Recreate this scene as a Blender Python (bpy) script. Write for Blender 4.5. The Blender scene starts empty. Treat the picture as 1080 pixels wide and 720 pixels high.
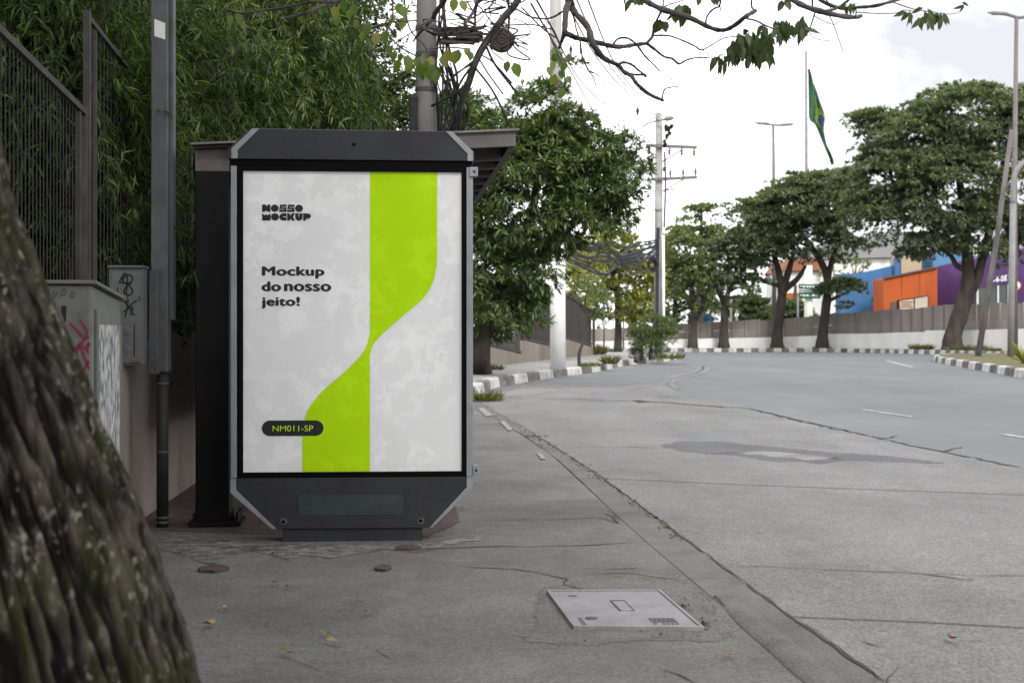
import bpy, bmesh, math, random
import numpy as np
from mathutils import Vector, Matrix, noise as mnoise

random.seed(7)
RNG = np.random.default_rng(11)
SC = bpy.context.scene
COL = SC.collection
R = math.radians

# ------------------------------------------------------------------ measuring helpers
F, CX, HY, CH = 1500.0, 540.0, 350.0, 1.13       # focal length in px, centre, horizon row, eye height

def P(px, py, Y):
    return Vector(((px - CX) / F * Y, Y, CH + (HY - py) / F * Y))

def G(px, py, z=0.0):
    Y = F * (CH - z) / (py - HY)
    return Vector(((px - CX) / F * Y, Y, z))

# ------------------------------------------------------------------ scene graph helpers
def tag(o, label=None, cat=None, group=None, kind=None):
    if label: o['label'] = label
    if cat: o['category'] = cat
    if group: o['group'] = group
    if kind: o['kind'] = kind
    return o

def thing(name, label, cat, loc=(0, 0, 0), rz=0.0, group=None):
    o = bpy.data.objects.new(name, None)
    COL.objects.link(o)
    o.location = loc
    o.rotation_euler = (0, 0, rz)
    o.empty_display_size = 0.2
    return tag(o, label, cat, group)

def link(name, me, m=None, parent=None, smooth=False):
    o = bpy.data.objects.new(name, me)
    COL.objects.link(o)
    if m is not None:
        for x in (m if isinstance(m, (list, tuple)) else [m]):
            me.materials.append(x)
    if smooth:
        me.polygons.foreach_set('use_smooth', [True] * len(me.polygons))
    if parent is not None:
        o.parent = parent
    return o

class MB:
    """collects boxes, tubes, prisms into one mesh; off = thing origin that is subtracted"""
    def __init__(self, off=(0, 0, 0)):
        self.v, self.f, self.mi = [], [], []
        self.off = Vector(off)
    def add(self, vs, fs, mi=0):
        b = len(self.v)
        self.v += [tuple(Vector(v) - self.off) for v in vs]
        self.f += [tuple(b + i for i in f) for f in fs]
        self.mi += [mi] * len(fs)
        return self
    def box(self, x0, x1, y0, y1, z0, z1, mi=0, M=None):
        vs = [Vector(p) for p in ((x0, y0, z0), (x1, y0, z0), (x1, y1, z0), (x0, y1, z0),
                                  (x0, y0, z1), (x1, y0, z1), (x1, y1, z1), (x0, y1, z1))]
        if M is not None: vs = [M @ v for v in vs]
        return self.add(vs, [(0, 3, 2, 1), (4, 5, 6, 7), (0, 1, 5, 4), (1, 2, 6, 5), (2, 3, 7, 6), (3, 0, 4, 7)], mi)
    def bar(self, a, b, w, h, mi=0, up=(0, 0, 1)):
        a, b = Vector(a), Vector(b)
        d = (b - a).normalized()
        u = Vector(up)
        s = d.cross(u)
        if s.length < 1e-4: s = d.cross(Vector((0, 1, 0)))
        s.normalize(); u = s.cross(d)
        vs = []
        for p in (a, b):
            for i, j in ((-1, -1), (1, -1), (1, 1), (-1, 1)):
                vs.append(p + s * (w / 2 * i) + u * (h / 2 * j))
        return self.add(vs, [(0, 1, 2, 3), (7, 6, 5, 4), (0, 4, 5, 1), (1, 5, 6, 2), (2, 6, 7, 3), (3, 7, 4, 0)], mi)
    def tube(self, pts, rad, n=6, mi=0, cap=True):
        pts = [Vector(p) for p in pts]
        k = len(pts)
        if not isinstance(rad, (list, tuple)): rad = [rad] * k
        vs, fs = [], []
        ref = None
        for i, p in enumerate(pts):
            d = (pts[min(i + 1, k - 1)] - pts[max(i - 1, 0)])
            if d.length < 1e-9: d = Vector((0, 0, 1))
            d.normalize()
            if ref is None:
                ref = d.cross(Vector((0.3, 1, 0.2)))
                if ref.length < 1e-3: ref = d.cross(Vector((1, 0, 0)))
            ref = (ref - d * ref.dot(d)).normalized()
            b = d.cross(ref)
            for j in range(n):
                t = 2 * math.pi * j / n
                vs.append(p + (ref * math.cos(t) + b * math.sin(t)) * rad[i])
        for i in range(k - 1):
            for j in range(n):
                j2 = (j + 1) % n
                fs.append((i * n + j, i * n + j2, (i + 1) * n + j2, (i + 1) * n + j))
        if cap:
            fs.append(tuple(reversed(range(n))))
            fs.append(tuple((k - 1) * n + j for j in range(n)))
        return self.add(vs, fs, mi)
    def poly(self, pts, mi=0):
        return self.add(pts, [tuple(range(len(pts)))], mi)
    def prism(self, pts, vec, mi=0):
        """closed outline extruded by vec"""
        pts = [Vector(p) for p in pts]
        vec = Vector(vec)
        n = len(pts)
        fs = [tuple(range(n)), tuple(reversed(range(n, 2 * n)))]
        for i in range(n):
            j = (i + 1) % n
            fs.append((i, i + n, j + n, j))
        return self.add(pts + [p + vec for p in pts], fs, mi)
    def disc(self, c, r, axis, t, n=20, mi=0):
        c = Vector(c); a = Vector(axis).normalized()
        return self.tube([c, c + a * t], r, n, mi)
    def mesh(self, name):
        me = bpy.data.meshes.new(name)
        me.from_pydata(self.v, [], self.f)
        me.update()
        bm = bmesh.new(); bm.from_mesh(me)
        bmesh.ops.recalc_face_normals(bm, faces=bm.faces)
        bm.to_mesh(me); bm.free()
        if any(self.mi):
            me.polygons.foreach_set('material_index', self.mi)
        return me
    def build(self, name, m, parent=None, smooth=False, bevel=0):
        o = link(name, self.mesh(name), m, parent, smooth)
        if bevel:
            b = o.modifiers.new('bevel', 'BEVEL'); b.width = bevel; b.segments = 2; b.limit_method = 'ANGLE'
        return o

def smoothline(pts, per=5):
    """Catmull-Rom through points"""
    pts = [Vector(p) for p in pts]
    if len(pts) < 3: return pts
    out = []
    q = [pts[0] * 2 - pts[1]] + pts + [pts[-1] * 2 - pts[-2]]
    for i in range(1, len(q) - 2):
        for k in range(per):
            t = k / per
            a, b, c, d = q[i - 1], q[i], q[i + 1], q[i + 2]
            out.append(0.5 * ((2 * b) + (c - a) * t + (2 * a - 5 * b + 4 * c - d) * t * t + (3 * b - a - 3 * c + d) * t ** 3))
    out.append(pts[-1])
    return out

# ------------------------------------------------------------------ materials
def newmat(name):
    m = bpy.data.materials.new(name); m.use_nodes = True
    nt = m.node_tree
    return m, nt, nt.nodes['Principled BSDF']

def N(nt, t, **kw):
    n = nt.nodes.new(t)
    for k, v in kw.items():
        if k in n.inputs: n.inputs[k].default_value = v
        else: setattr(n, k, v)
    return n

def noise_fac(nt, co, scale, lo=0.35, hi=0.65, detail=4, rough=0.55, dist=0.0):
    n = N(nt, 'ShaderNodeTexNoise', Scale=scale, Detail=detail, Roughness=rough, Distortion=dist)
    nt.links.new(co, n.inputs['Vector'])
    r = N(nt, 'ShaderNodeMapRange')
    r.inputs['From Min'].default_value = lo; r.inputs['From Max'].default_value = hi
    nt.links.new(n.outputs['Fac'], r.inputs['Value'])
    return r.outputs['Result']

def mixc(nt, fac, a, b, mode='MIX'):
    m = N(nt, 'ShaderNodeMix', data_type='RGBA', blend_type=mode)
    for sock, v in ((m.inputs['Factor'], fac), (m.inputs['A'], a), (m.inputs['B'], b)):
        pass
    ins = [i for i in m.inputs if i.enabled]
    f_, a_, b_ = m.inputs[0], m.inputs[6], m.inputs[7]
    for sock, v in ((f_, fac), (a_, a), (b_, b)):
        if isinstance(v, (int, float)): sock.default_value = v
        elif isinstance(v, (tuple, list)): sock.default_value = (*v[:3], 1)
        else: nt.links.new(v, sock)
    return m.outputs[2]

def coords(nt, stretch=None):
    t = N(nt, 'ShaderNodeTexCoord')
    if stretch is None: return t.outputs['Object']
    mp = N(nt, 'ShaderNodeMapping')
    mp.inputs['Scale'].default_value = stretch
    nt.links.new(t.outputs['Object'], mp.inputs['Vector'])
    return mp.outputs['Vector']

# the photograph is exposed for the shade: albedos are kept low and the view exposure is raised
ALB = .56
FULL = {'whitewash', 'white_paint', 'white_building', 'white_painted_pole', 'white_sticker', 'torn_paper', 'black_ink', 'magenta_spray', 'twig_bark', 'lime_ink', 'worn_white_paint', 'far_pavement', 'gloss_black'}
def mat(name, c1, c2=None, scale=4, rough=0.8, metal=0.0, spec=0.3, bump=0.0, bscale=60, speck=0.0, sscale=150,
        stain=None, stscale=1.5, stlo=0.5, sthi=0.7, stretch=None, lo=0.35, hi=0.65, mott=()):
    m, nt, b = newmat(name)
    k = 1.0 if name in FULL else ALB
    c1 = tuple(x * k for x in c1); c2 = c2 and tuple(x * k for x in c2); stain = stain and tuple(x * k for x in stain)
    co = coords(nt, stretch)
    col = None
    if c2 is not None: col = mixc(nt, noise_fac(nt, co, scale, lo, hi), c1, c2)
    if stain is not None:
        col = mixc(nt, noise_fac(nt, co, stscale, stlo, sthi, 6, 0.6, 0.4), col if col else c1, stain)
    if speck:
        s = noise_fac(nt, co, sscale, 0.37, 0.63, 3, .7)
        lo_, hi_ = 1 - speck, 1 + speck
        sp = mixc(nt, s, (lo_,) * 3, (hi_,) * 3)
        col = mixc(nt, 1.0, col if col else c1, sp, 'MULTIPLY')
    for msc, amt, *mst in mott:
        f_ = noise_fac(nt, coords(nt, mst[0]) if mst else co, msc, .25, .75, 5, .62, .6)
        col = mixc(nt, 1.0, col if col else c1, mixc(nt, f_, (1 - amt,) * 3, (1 + amt * .7,) * 3), 'MULTIPLY')
    if col: nt.links.new(col, b.inputs['Base Color'])
    else: b.inputs['Base Color'].default_value = (*c1, 1)
    b.inputs['Roughness'].default_value = rough
    b.inputs['Metallic'].default_value = metal
    b.inputs['Specular IOR Level'].default_value = spec
    if bump:
        n = N(nt, 'ShaderNodeTexNoise', Scale=bscale, Detail=5, Roughness=0.6)
        nt.links.new(co, n.inputs['Vector'])
        bp = N(nt, 'ShaderNodeBump', Strength=bump, Distance=0.01)
        nt.links.new(n.outputs['Fac'], bp.inputs['Height'])
        nt.links.new(bp.outputs['Normal'], b.inputs['Normal'])
    return m

def leafmat(name, cols, rough=0.5, trans=0.3, spec=0.35):
    m, nt, b = newmat(name)
    g = N(nt, 'ShaderNodeNewGeometry')
    r = N(nt, 'ShaderNodeValToRGB')
    e = r.color_ramp.elements
    while len(e) < len(cols): e.new(0.5)
    for i, (p, c) in enumerate(cols):
        e[i].position = p; e[i].color = (*c, 1)
    nt.links.new(g.outputs['Random Per Island'], r.inputs['Fac'])
    tcl = N(nt, 'ShaderNodeTexCoord')
    tint = mixc(nt, noise_fac(nt, tcl.outputs['Object'], .9, .3, .7, 3), (.88, .94, .96), (1.18, 1.08, .86))
    leafc = mixc(nt, 1.0, r.outputs['Color'], tint, 'MULTIPLY')
    nt.links.new(leafc, b.inputs['Base Color'])
    b.inputs['Roughness'].default_value = rough
    b.inputs['Specular IOR Level'].default_value = spec
    t = N(nt, 'ShaderNodeBsdfTranslucent')
    br = mixc(nt, 1.0, leafc, (1.2, 1.5, 0.6), 'MULTIPLY')
    nt.links.new(br, t.inputs['Color'])
    mx = N(nt, 'ShaderNodeMixShader'); mx.inputs[0].default_value = trans
    nt.links.new(b.outputs[0], mx.inputs[1]); nt.links.new(t.outputs[0], mx.inputs[2])
    nt.links.new(mx.outputs[0], nt.nodes['Material Output'].inputs['Surface'])
    return m

M = {}
M['road'] = mat('asphalt', (.225, .231, .25), (.265, .271, .29), 0.35, .85, speck=.12, sscale=70, bump=.25, bscale=120,
                stain=(.2, .205, .22), stscale=.22, stretch=(1, .5, 1), mott=((.5, .09), (1.0, .09, (.9, .06, 1)), (2.2, .07), (9, .07)))
M['bay'] = mat('bus_bay_concrete', (.275, .272, .271), (.335, .332, .331), .55, .9, speck=.3, sscale=85, bump=.35, bscale=120,
               stain=(.215, .211, .21), stscale=.9, stlo=.5, sthi=.8, stretch=(1, .55, 1), mott=((.35, .1), (1.0, .1, (1.6, .1, 1)), (1.7, .1), (6.5, .1), (24, .12)))
M['walk'] = mat('pavement_concrete', (.226, .22, .217), (.285, .278, .275), .8, .9, speck=.3, sscale=95, bump=.4, bscale=110,
                stain=(.165, .158, .155), stscale=.9, stlo=.46, sthi=.8, mott=((.6, .12), (1.0, .1, (2, .3, 1)), (2.6, .12), (9, .12), (30, .13)))
M['walk_far'] = mat('far_pavement', (.22, .22, .21), (.28, .28, .27), .5, .9, speck=.1, sscale=20, stain=(.18, .17, .15), stscale=.5)
M['kerb_flat'] = mat('kerb_concrete', (.2, .195, .19), (.25, .244, .239), 1.4, .88, speck=.34, sscale=100, bump=.3, bscale=90,
                     stain=(.14, .135, .13), stscale=2.2, mott=((1.5, .12), (8, .12)))
M['patch'] = mat('asphalt_patch', (.145, .147, .154), (.19, .193, .202), 1.2, .85, speck=.3, sscale=80, bump=.4, bscale=90)
M['patch2'] = mat('worn_asphalt', (.205, .209, .225), (.25, .255, .27), .6, .85, mott=((3, .1),), speck=.12, sscale=40)
M['pale'] = mat('pale_concrete', (.4, .385, .36), (.32, .31, .29), 3, .9, speck=.25, sscale=100)
M['crack'] = mat('crack_dirt', (.075, .07, .064), (.13, .125, .1), 3, 1.0)
M['paint'] = mat('worn_white_paint', (.34, .34, .33), (.2, .2, .195), 5, .8, lo=.45, hi=.6)
M['soil'] = mat('dark_soil', (.03, .026, .02), (.055, .045, .03), 2, 1, bump=.6, bscale=9)
M['land'] = mat('land', (.14, .14, .12), (.18, .17, .14), .2, 1)
M['redfloor'] = mat('reddish_paving', (.13, .09, .082), (.19, .14, .13), 3, .9, speck=.35, sscale=70, bump=.5, bscale=60,
                    stain=(.075, .06, .055), stscale=3)
M['grass'] = mat('dry_grass', (.13, .13, .05), (.22, .2, .1), 2.2, 1, speck=.35, sscale=14, bump=.8, bscale=14, stain=(.2, .16, .11), stscale=.6)
M['wall'] = mat('stained_concrete_wall', (.44, .38, .335), (.56, .49, .43), 1.2, .9, speck=.15, sscale=60, bump=.3, bscale=30,
                stain=(.27, .225, .195), stscale=1.1, stretch=(1, 1, .3))
M['wall_far'] = mat('far_rendered_wall', (.36, .31, .26), (.43, .38, .32), .8, .9, stain=(.27, .235, .2), stscale=.6, stretch=(1, 1, .4))
M['whitewash'] = mat('whitewash', (.82, .82, .81), (.72, .72, .7), .7, .8, stain=(.58, .56, .53), stscale=.55, stlo=.56, sthi=.75, stretch=(1, 1, .35))
M['fence_conc'] = mat('weathered_concrete_slab', (.4, .36, .325), (.52, .47, .43), .8, .9, stain=(.3, .27, .245), stscale=.5, stretch=(1, 1, .25))
M['rail'] = mat('rusty_grey_paint', (.125, .12, .114), (.075, .066, .06), 7, .7, stain=(.08, .045, .03), stscale=6, stlo=.58, sthi=.7)
M['wire'] = mat('dark_bars', (.05, .046, .042), (.085, .078, .07), 6, .7)
M['galv'] = mat('galvanised_steel', (.165, .172, .182), (.225, .232, .242), 9, .5, metal=.35, stain=(.21, .19, .17), stscale=3, stlo=.55, sthi=.7, bump=.05)
M['blackpipe'] = mat('black_pipe', (.03, .03, .032), (.055, .054, .053), 5, .6)
M['sticker'] = mat('white_sticker', (.75, .75, .73))
M['cab'] = mat('grey_green_cabinet_paint', (.21, .216, .19), (.255, .26, .232), 2, .7, stain=(.12, .117, .103), stscale=3, stlo=.56, sthi=.72)
M['paper'] = mat('torn_paper', (.42, .42, .415), (.1, .1, .11), 16, .9, lo=.42, hi=.6, stain=(.33, .33, .33), stscale=8)
M['magenta'] = mat('magenta_spray', (.2, .012, .05), (.16, .02, .05), 20, .7)
M['blackspray'] = mat('black_spray', (.012, .012, .012), (.03, .03, .03), 20, .7)
M['box'] = mat('meter_box_paint', (.2, .204, .212), (.245, .25, .256), 4, .6, stain=(.12, .115, .11), stscale=5, stlo=.55, sthi=.7)
M['char'] = mat('charcoal_panel', (.045, .0465, .052), (.053, .055, .061), 2, .45, mott=((5, .12), (9, .16, (1, 1, .12)), (45, .09)), spec=.22, speck=.06, sscale=60, stain=(.068, .068, .07), stscale=2.5, stlo=.55, sthi=.8)
M['black'] = mat('gloss_black', (.004, .004, .0045), None, rough=.4, spec=.03)
M['alu'] = mat('aluminium_trim', (.44, .46, .48), (.36, .38, .4), 6, .45, metal=.3, stain=(.27, .27, .27), stscale=4, stlo=.6, sthi=.75)
M['teal'] = mat('dark_teal_plate', (.04, .06, .065), (.05, .066, .07), 10, .5, stain=(.075, .08, .085), stscale=12, stlo=.56, sthi=.7)
M['screw'] = mat('screw_metal', (.3, .29, .27), (.12, .1, .09), 60, .5, metal=.6)
M['ink'] = mat('black_ink', (.012, .012, .013), None, rough=.6)
M['post'] = mat('black_painted_steel', (.013, .013, .0145), (.021, .021, .023), 3, .5, spec=.12, speck=.1, stain=(.034, .032, .031), stscale=4, stlo=.58, sthi=.75)
M['primer'] = mat('bare_steel', (.3, .285, .275), (.24, .22, .21), 5, .7, stain=(.22, .15, .13), stscale=4)
M['roofgrey'] = mat('roof_grey', (.15, .145, .14), (.2, .19, .18), 4, .7, stain=(.12, .09, .08), stscale=3)
M['roofdark'] = mat('roof_underside', (.1, .07, .068), (.15, .105, .1), 3, .8)
M['pole'] = mat('concrete_pole', (.5, .49, .47), (.62, .61, .585), 2, .9, stain=(.25, .235, .22), stscale=2.5, stretch=(1, 1, .3), bump=.2, bscale=30)
M['polewhite'] = mat('white_painted_pole', (.8, .8, .79), (.7, .7, .69), 2, .8, stain=(.55, .54, .52), stscale=3, stlo=.6, sthi=.75)
M['poledark'] = mat('old_grey_pole', (.2, .19, .18), (.29, .28, .265), 3, .9, stain=(.12, .105, .09), stscale=2, stretch=(1, 1, .25), bump=.3, bscale=20)
M['lampgrey'] = mat('lamp_steel', (.3, .29, .3), (.38, .37, .375), 3, .6)
M['lampbrown'] = mat('brown_lamp_steel', (.22, .19, .185), (.27, .24, .235), 3, .6)
M['cable'] = mat('black_cable', (.015, .015, .017), (.03, .03, .032), 10, .6)
M['bluecable'] = mat('bluish_cable', (.035, .037, .055), (.06, .06, .08), 10, .6)
M['insul'] = mat('insulator', (.16, .13, .12), (.3, .29, .28), 20, .4)
M['blue'] = mat('blue_wall_paint', (.085, .235, .52), (.1, .265, .55), .3, .8, stain=(.08, .2, .44), stscale=.5, stretch=(1, 1, .3), mott=((.6, .1),))
M['bluelight'] = mat('light_blue_paint', (.13, .32, .56), (.16, .36, .6), .3, .8)
M['orange'] = mat('orange_wall_paint', (.7, .14, .03), (.76, .17, .045), .3, .8, stain=(.55, .12, .035), stscale=.5, stretch=(1, 1, .3), mott=((.6, .08),))
M['purple'] = mat('purple_wall_paint', (.19, .085, .29), (.215, .1, .33), .4, .8, stain=(.15, .075, .22), stscale=.4, stretch=(1, 1, .3), mott=((.6, .08),))
M['beige'] = mat('beige_wall', (.62, .5, .33), (.68, .55, .38), .4, .8)
M['whitewall'] = mat('white_building', (.74, .74, .72), (.66, .66, .64), .3, .8, stain=(.5, .5, .47), stscale=.4)
M['greyroof'] = mat('grey_roof', (.36, .36, .36), (.42, .42, .42), .3, .8)
M['redroof'] = mat('red_tiles', (.42, .17, .1), (.5, .22, .14), .6, .9)
M['glass'] = mat('window_glass', (.05, .065, .075), (.1, .12, .13), .5, .15, spec=.6)
M['white'] = mat('white_paint', (.8, .8, .8), None)
M['red'] = mat('red_paint', (.55, .05, .04), None)
M['green'] = mat('sign_green', (.02, .16, .1), None, rough=.6)
M['flag_green'] = mat('flag_green', (.06, .2, .1), (.045, .15, .075), 1, .8)
M['flag_yellow'] = mat('flag_yellow', (.34, .42, .07), None)
M['flag_blue'] = mat('flag_blue', (.05, .09, .2), None)
M['iron'] = mat('worn_iron_lid', (.34, .33, .345), (.42, .41, .43), 5, .6, metal=.15, mott=((7, .15), (30, .12)), speck=.12, sscale=120, bump=.15, bscale=160,
                stain=(.27, .235, .23), stscale=5, stlo=.56, sthi=.75)
M['rust'] = mat('rusty_iron', (.13, .1, .095), (.22, .19, .18), 20, .8)
M['leafy_dead'] = mat('dry_leaf', (.34, .25, .13), (.22, .14, .07), 30, .8)
M['leafy_yellow'] = mat('yellow_leaf', (.5, .43, .2), (.4, .3, .12), 30, .8)
M['brick'] = mat('brick_red', (.1, .068, .06), (.14, .105, .095), 20, .9)
M['bark'] = mat('grey_brown_bark', (.075, .06, .05), (.12, .1, .085), 3, .95, bump=.8, bscale=12, stretch=(1, 1, .3))
M['barkdark'] = mat('dark_bark', (.06, .05, .043), (.12, .1, .085), 3, .95, bump=.8, bscale=14, stretch=(1, 1, .3))
M['twig'] = mat('twig_bark', (.042, .034, .033), (.068, .057, .055), 12, .9, bump=.4, bscale=60)
M['nest'] = mat('tangle_brown', (.07, .06, .052), (.12, .1, .09), 20, .95)

def bark_near():
    m, nt, b = newmat('mossy_bark')
    co = coords(nt)
    st = coords(nt, (1, 1, .12))
    base = mixc(nt, noise_fac(nt, coords(nt, (1, 1, .2)), 30, .4, .6, 6, .65), (.0045, .0037, .003), (.078, .065, .051))
    moss = mixc(nt, noise_fac(nt, co, 4.5, .45, .66, 6, .65), base, (.028, .034, .008))
    at = N(nt, 'ShaderNodeAttribute', attribute_name='ridge')
    rg = N(nt, 'ShaderNodeMapRange'); rg.inputs['From Min'].default_value = .1; rg.inputs['From Max'].default_value = .75
    nt.links.new(at.outputs['Fac'], rg.inputs['Value'])
    fis = mixc(nt, rg.outputs['Result'], (.003, .0025, .002), moss)     # the colour drops to near black in the fissures
    li = noise_fac(nt, coords(nt, (1, 1, .45)), 85, .56, .64, 4, .6, .3)
    patchy = noise_fac(nt, co, 7, .4, .62, 3)
    lp2 = N(nt, 'ShaderNodeMath', operation='MULTIPLY'); nt.links.new(li, lp2.inputs[0]); nt.links.new(patchy, lp2.inputs[1]); li = lp2.outputs[0]
    lm = N(nt, 'ShaderNodeMath', operation='MULTIPLY')
    nt.links.new(li, lm.inputs[0]); nt.links.new(rg.outputs['Result'], lm.inputs[1])
    l2 = N(nt, 'ShaderNodeMath', operation='MULTIPLY'); l2.inputs[1].default_value = .75
    nt.links.new(lm.outputs[0], l2.inputs[0])
    col = mixc(nt, l2.outputs[0], fis, (.27, .27, .23))
    nt.links.new(col, b.inputs['Base Color'])
    b.inputs['Roughness'].default_value = .95
    b.inputs['Specular IOR Level'].default_value = .15
    n = N(nt, 'ShaderNodeTexNoise', Scale=45, Detail=6, Roughness=.65); nt.links.new(st, n.inputs['Vector'])
    bp = N(nt, 'ShaderNodeBump', Strength=.7, Distance=.012)
    nt.links.new(n.outputs['Fac'], bp.inputs['Height']); nt.links.new(bp.outputs['Normal'], b.inputs['Normal'])
    return m
M['bark_near'] = bark_near()

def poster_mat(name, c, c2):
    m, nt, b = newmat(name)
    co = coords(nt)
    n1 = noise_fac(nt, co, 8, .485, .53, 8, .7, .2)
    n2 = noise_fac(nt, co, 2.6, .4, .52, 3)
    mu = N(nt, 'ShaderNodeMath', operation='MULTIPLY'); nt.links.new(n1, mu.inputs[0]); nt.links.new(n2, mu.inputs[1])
    col = mixc(nt, mu.outputs[0], c, c2)  # blotches paint a dapple of light into the sheet's colour
    nt.links.new(col, b.inputs['Base Color'])
    b.inputs['Roughness'].default_value = .5
    b.inputs['Specular IOR Level'].default_value = .12
    # a light box: the lamps behind the sheet give it a weak glow of its own
    nt.links.new(col, b.inputs['Emission Color'])
    b.inputs['Emission Strength'].default_value = POSTER_GLOW
    return m
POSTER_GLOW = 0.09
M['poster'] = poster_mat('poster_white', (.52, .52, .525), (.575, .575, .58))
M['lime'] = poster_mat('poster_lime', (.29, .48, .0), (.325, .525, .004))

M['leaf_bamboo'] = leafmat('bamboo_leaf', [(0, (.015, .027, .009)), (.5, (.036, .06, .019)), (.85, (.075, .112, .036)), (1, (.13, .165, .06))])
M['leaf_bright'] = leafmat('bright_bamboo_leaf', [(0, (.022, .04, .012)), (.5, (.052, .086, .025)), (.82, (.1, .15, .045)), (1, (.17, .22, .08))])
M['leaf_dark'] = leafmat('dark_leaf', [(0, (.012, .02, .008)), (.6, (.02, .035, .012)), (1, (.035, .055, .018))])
M['leaf_mango'] = leafmat('mango_leaf', [(0, (.032, .053, .022)), (.5, (.064, .1, .036)), (.85, (.11, .16, .056)), (1, (.19, .235, .09))], .4, .25, .45)
M['leaf_ficus'] = leafmat('broad_grey_green_leaf', [(0, (.085, .108, .075)), (.6, (.14, .17, .118)), (.95, (.19, .22, .15)), (1, (.3, .28, .1))], .5, .3)
M['leaf_mid'] = leafmat('mid_green_leaf', [(0, (.09, .115, .055)), (.6, (.145, .175, .085)), (1, (.22, .24, .11))], .55, .3)
M['leaf_yellow'] = leafmat('yellow_green_leaf', [(0, (.13, .15, .045)), (.5, (.23, .245, .075)), (.9, (.3, .28, .09)), (1, (.4, .28, .08))], .55, .35)
M['leaf_far'] = leafmat('far_leaf', [(0, (.07, .095, .05)), (1, (.13, .16, .085))], .6, .3)
M['leaf_bush'] = leafmat('feathery_leaf', [(0, (.07, .105, .04)), (1, (.13, .175, .07))], .6, .3)
M['leaf_vine'] = leafmat('heart_leaf', [(0, (.05, .08, .02)), (.7, (.09, .13, .03)), (1, (.16, .145, .05))], .5, .4)
M['leaf_hang'] = leafmat('hanging_leaf', [(0, (.03, .046, .02)), (1, (.055, .08, .032))], .5, .35)
M['leaf_grass'] = leafmat('grass_blade', [(0, (.08, .09, .03)), (.6, (.13, .135, .05)), (1, (.24, .21, .1))], .7, .3)

# ------------------------------------------------------------------ foliage
def unit(a):
    return a / np.maximum(np.linalg.norm(a, axis=1, keepdims=True), 1e-9)

def leaf_mesh(name, pos, d, L, W, nrm, fold=0.12, curl=0.15, detail=1):
    """pos,d,nrm (n,3); L,W (n,)"""
    n = len(pos)
    d = unit(d)
    s = np.cross(d, nrm); s = unit(s)
    nn = np.cross(s, d)
    L = L[:, None]; W = W[:, None]
    if detail == 1:
        a = pos
        l = pos + d * L * .42 + s * W * .5 + nn * W * fold
        r = pos + d * L * .42 - s * W * .5 + nn * W * fold
        t = pos + d * L - nn * L * curl
        V = np.stack([a, r, t, l], 1).reshape(-1, 3)
        idx = np.arange(n)[:, None] * 4
        T = np.concatenate([idx + np.array([0, 1, 2]), idx + np.array([0, 2, 3])], 1).reshape(-1)
        nl, per = n * 6, 3
    else:
        a = pos
        l1 = pos + d * L * .28 + s * W * .45 + nn * W * fold
        r1 = pos + d * L * .28 - s * W * .45 + nn * W * fold
        c1 = pos + d * L * .3
        l2 = pos + d * L * .62 + s * W * .4 + nn * (W * fold - L * curl * .4)
        r2 = pos + d * L * .62 - s * W * .4 + nn * (W * fold - L * curl * .4)
        c2 = pos + d * L * .64 - nn * L * curl * .4
        t = pos + d * L - nn * L * curl
        V = np.stack([a, l1, c1, r1, l2, c2, r2, t], 1).reshape(-1, 3)
        idx = np.arange(n)[:, None] * 8
        tri = [(0, 2, 1), (0, 3, 2), (1, 2, 5), (1, 5, 4), (2, 3, 6), (2, 6, 5), (4, 5, 7), (5, 6, 7)]
        T = np.concatenate([idx + np.array(x) for x in tri], 1).reshape(-1)
        nl, per = n * 24, 3
    me = bpy.data.meshes.new(name)
    me.vertices.add(len(V)); me.vertices.foreach_set('co', V.astype(np.float32).ravel())
    me.loops.add(nl); me.loops.foreach_set('vertex_index', T.astype(np.int32))
    nf = nl // per
    me.polygons.add(nf)
    me.polygons.foreach_set('loop_start', np.arange(nf, dtype=np.int32) * per)
    me.polygons.foreach_set('use_smooth', np.ones(nf, dtype=bool))
    me.update(); me.validate()
    return me

def rand_dirs(n):
    v = RNG.normal(size=(n, 3))
    return unit(v)

def clusters_to_leaves(C, A, m, L, W, openn=1.0, droop=0.2, jit=.02):
    """each cluster centre C with axis A gets m leaves"""
    n = len(C)
    C = np.repeat(C, m, 0); A = np.repeat(A, m, 0)
    k = n * m
    rd = rand_dirs(k)
    per = unit(rd - A * (rd * A).sum(1, keepdims=True))
    u = RNG.uniform(.15, 1.0, (k, 1))
    d = A * (1 - u * openn * .6) + per * u * openn
    d[:, 2] -= droop * RNG.uniform(.5, 1.5, k)
    d = unit(d)
    pos = C + RNG.normal(size=(k, 3)) * jit
    nr = np.array([[0, 0, 1.0]]) + RNG.normal(size=(k, 3)) * .35 + A * .3
    sz = RNG.uniform(.5, 1.3, k); Ls = L * sz; Ws = W * sz * RNG.uniform(.75, 1.2, k)
    return pos, d, Ls, Ws, nr

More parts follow.
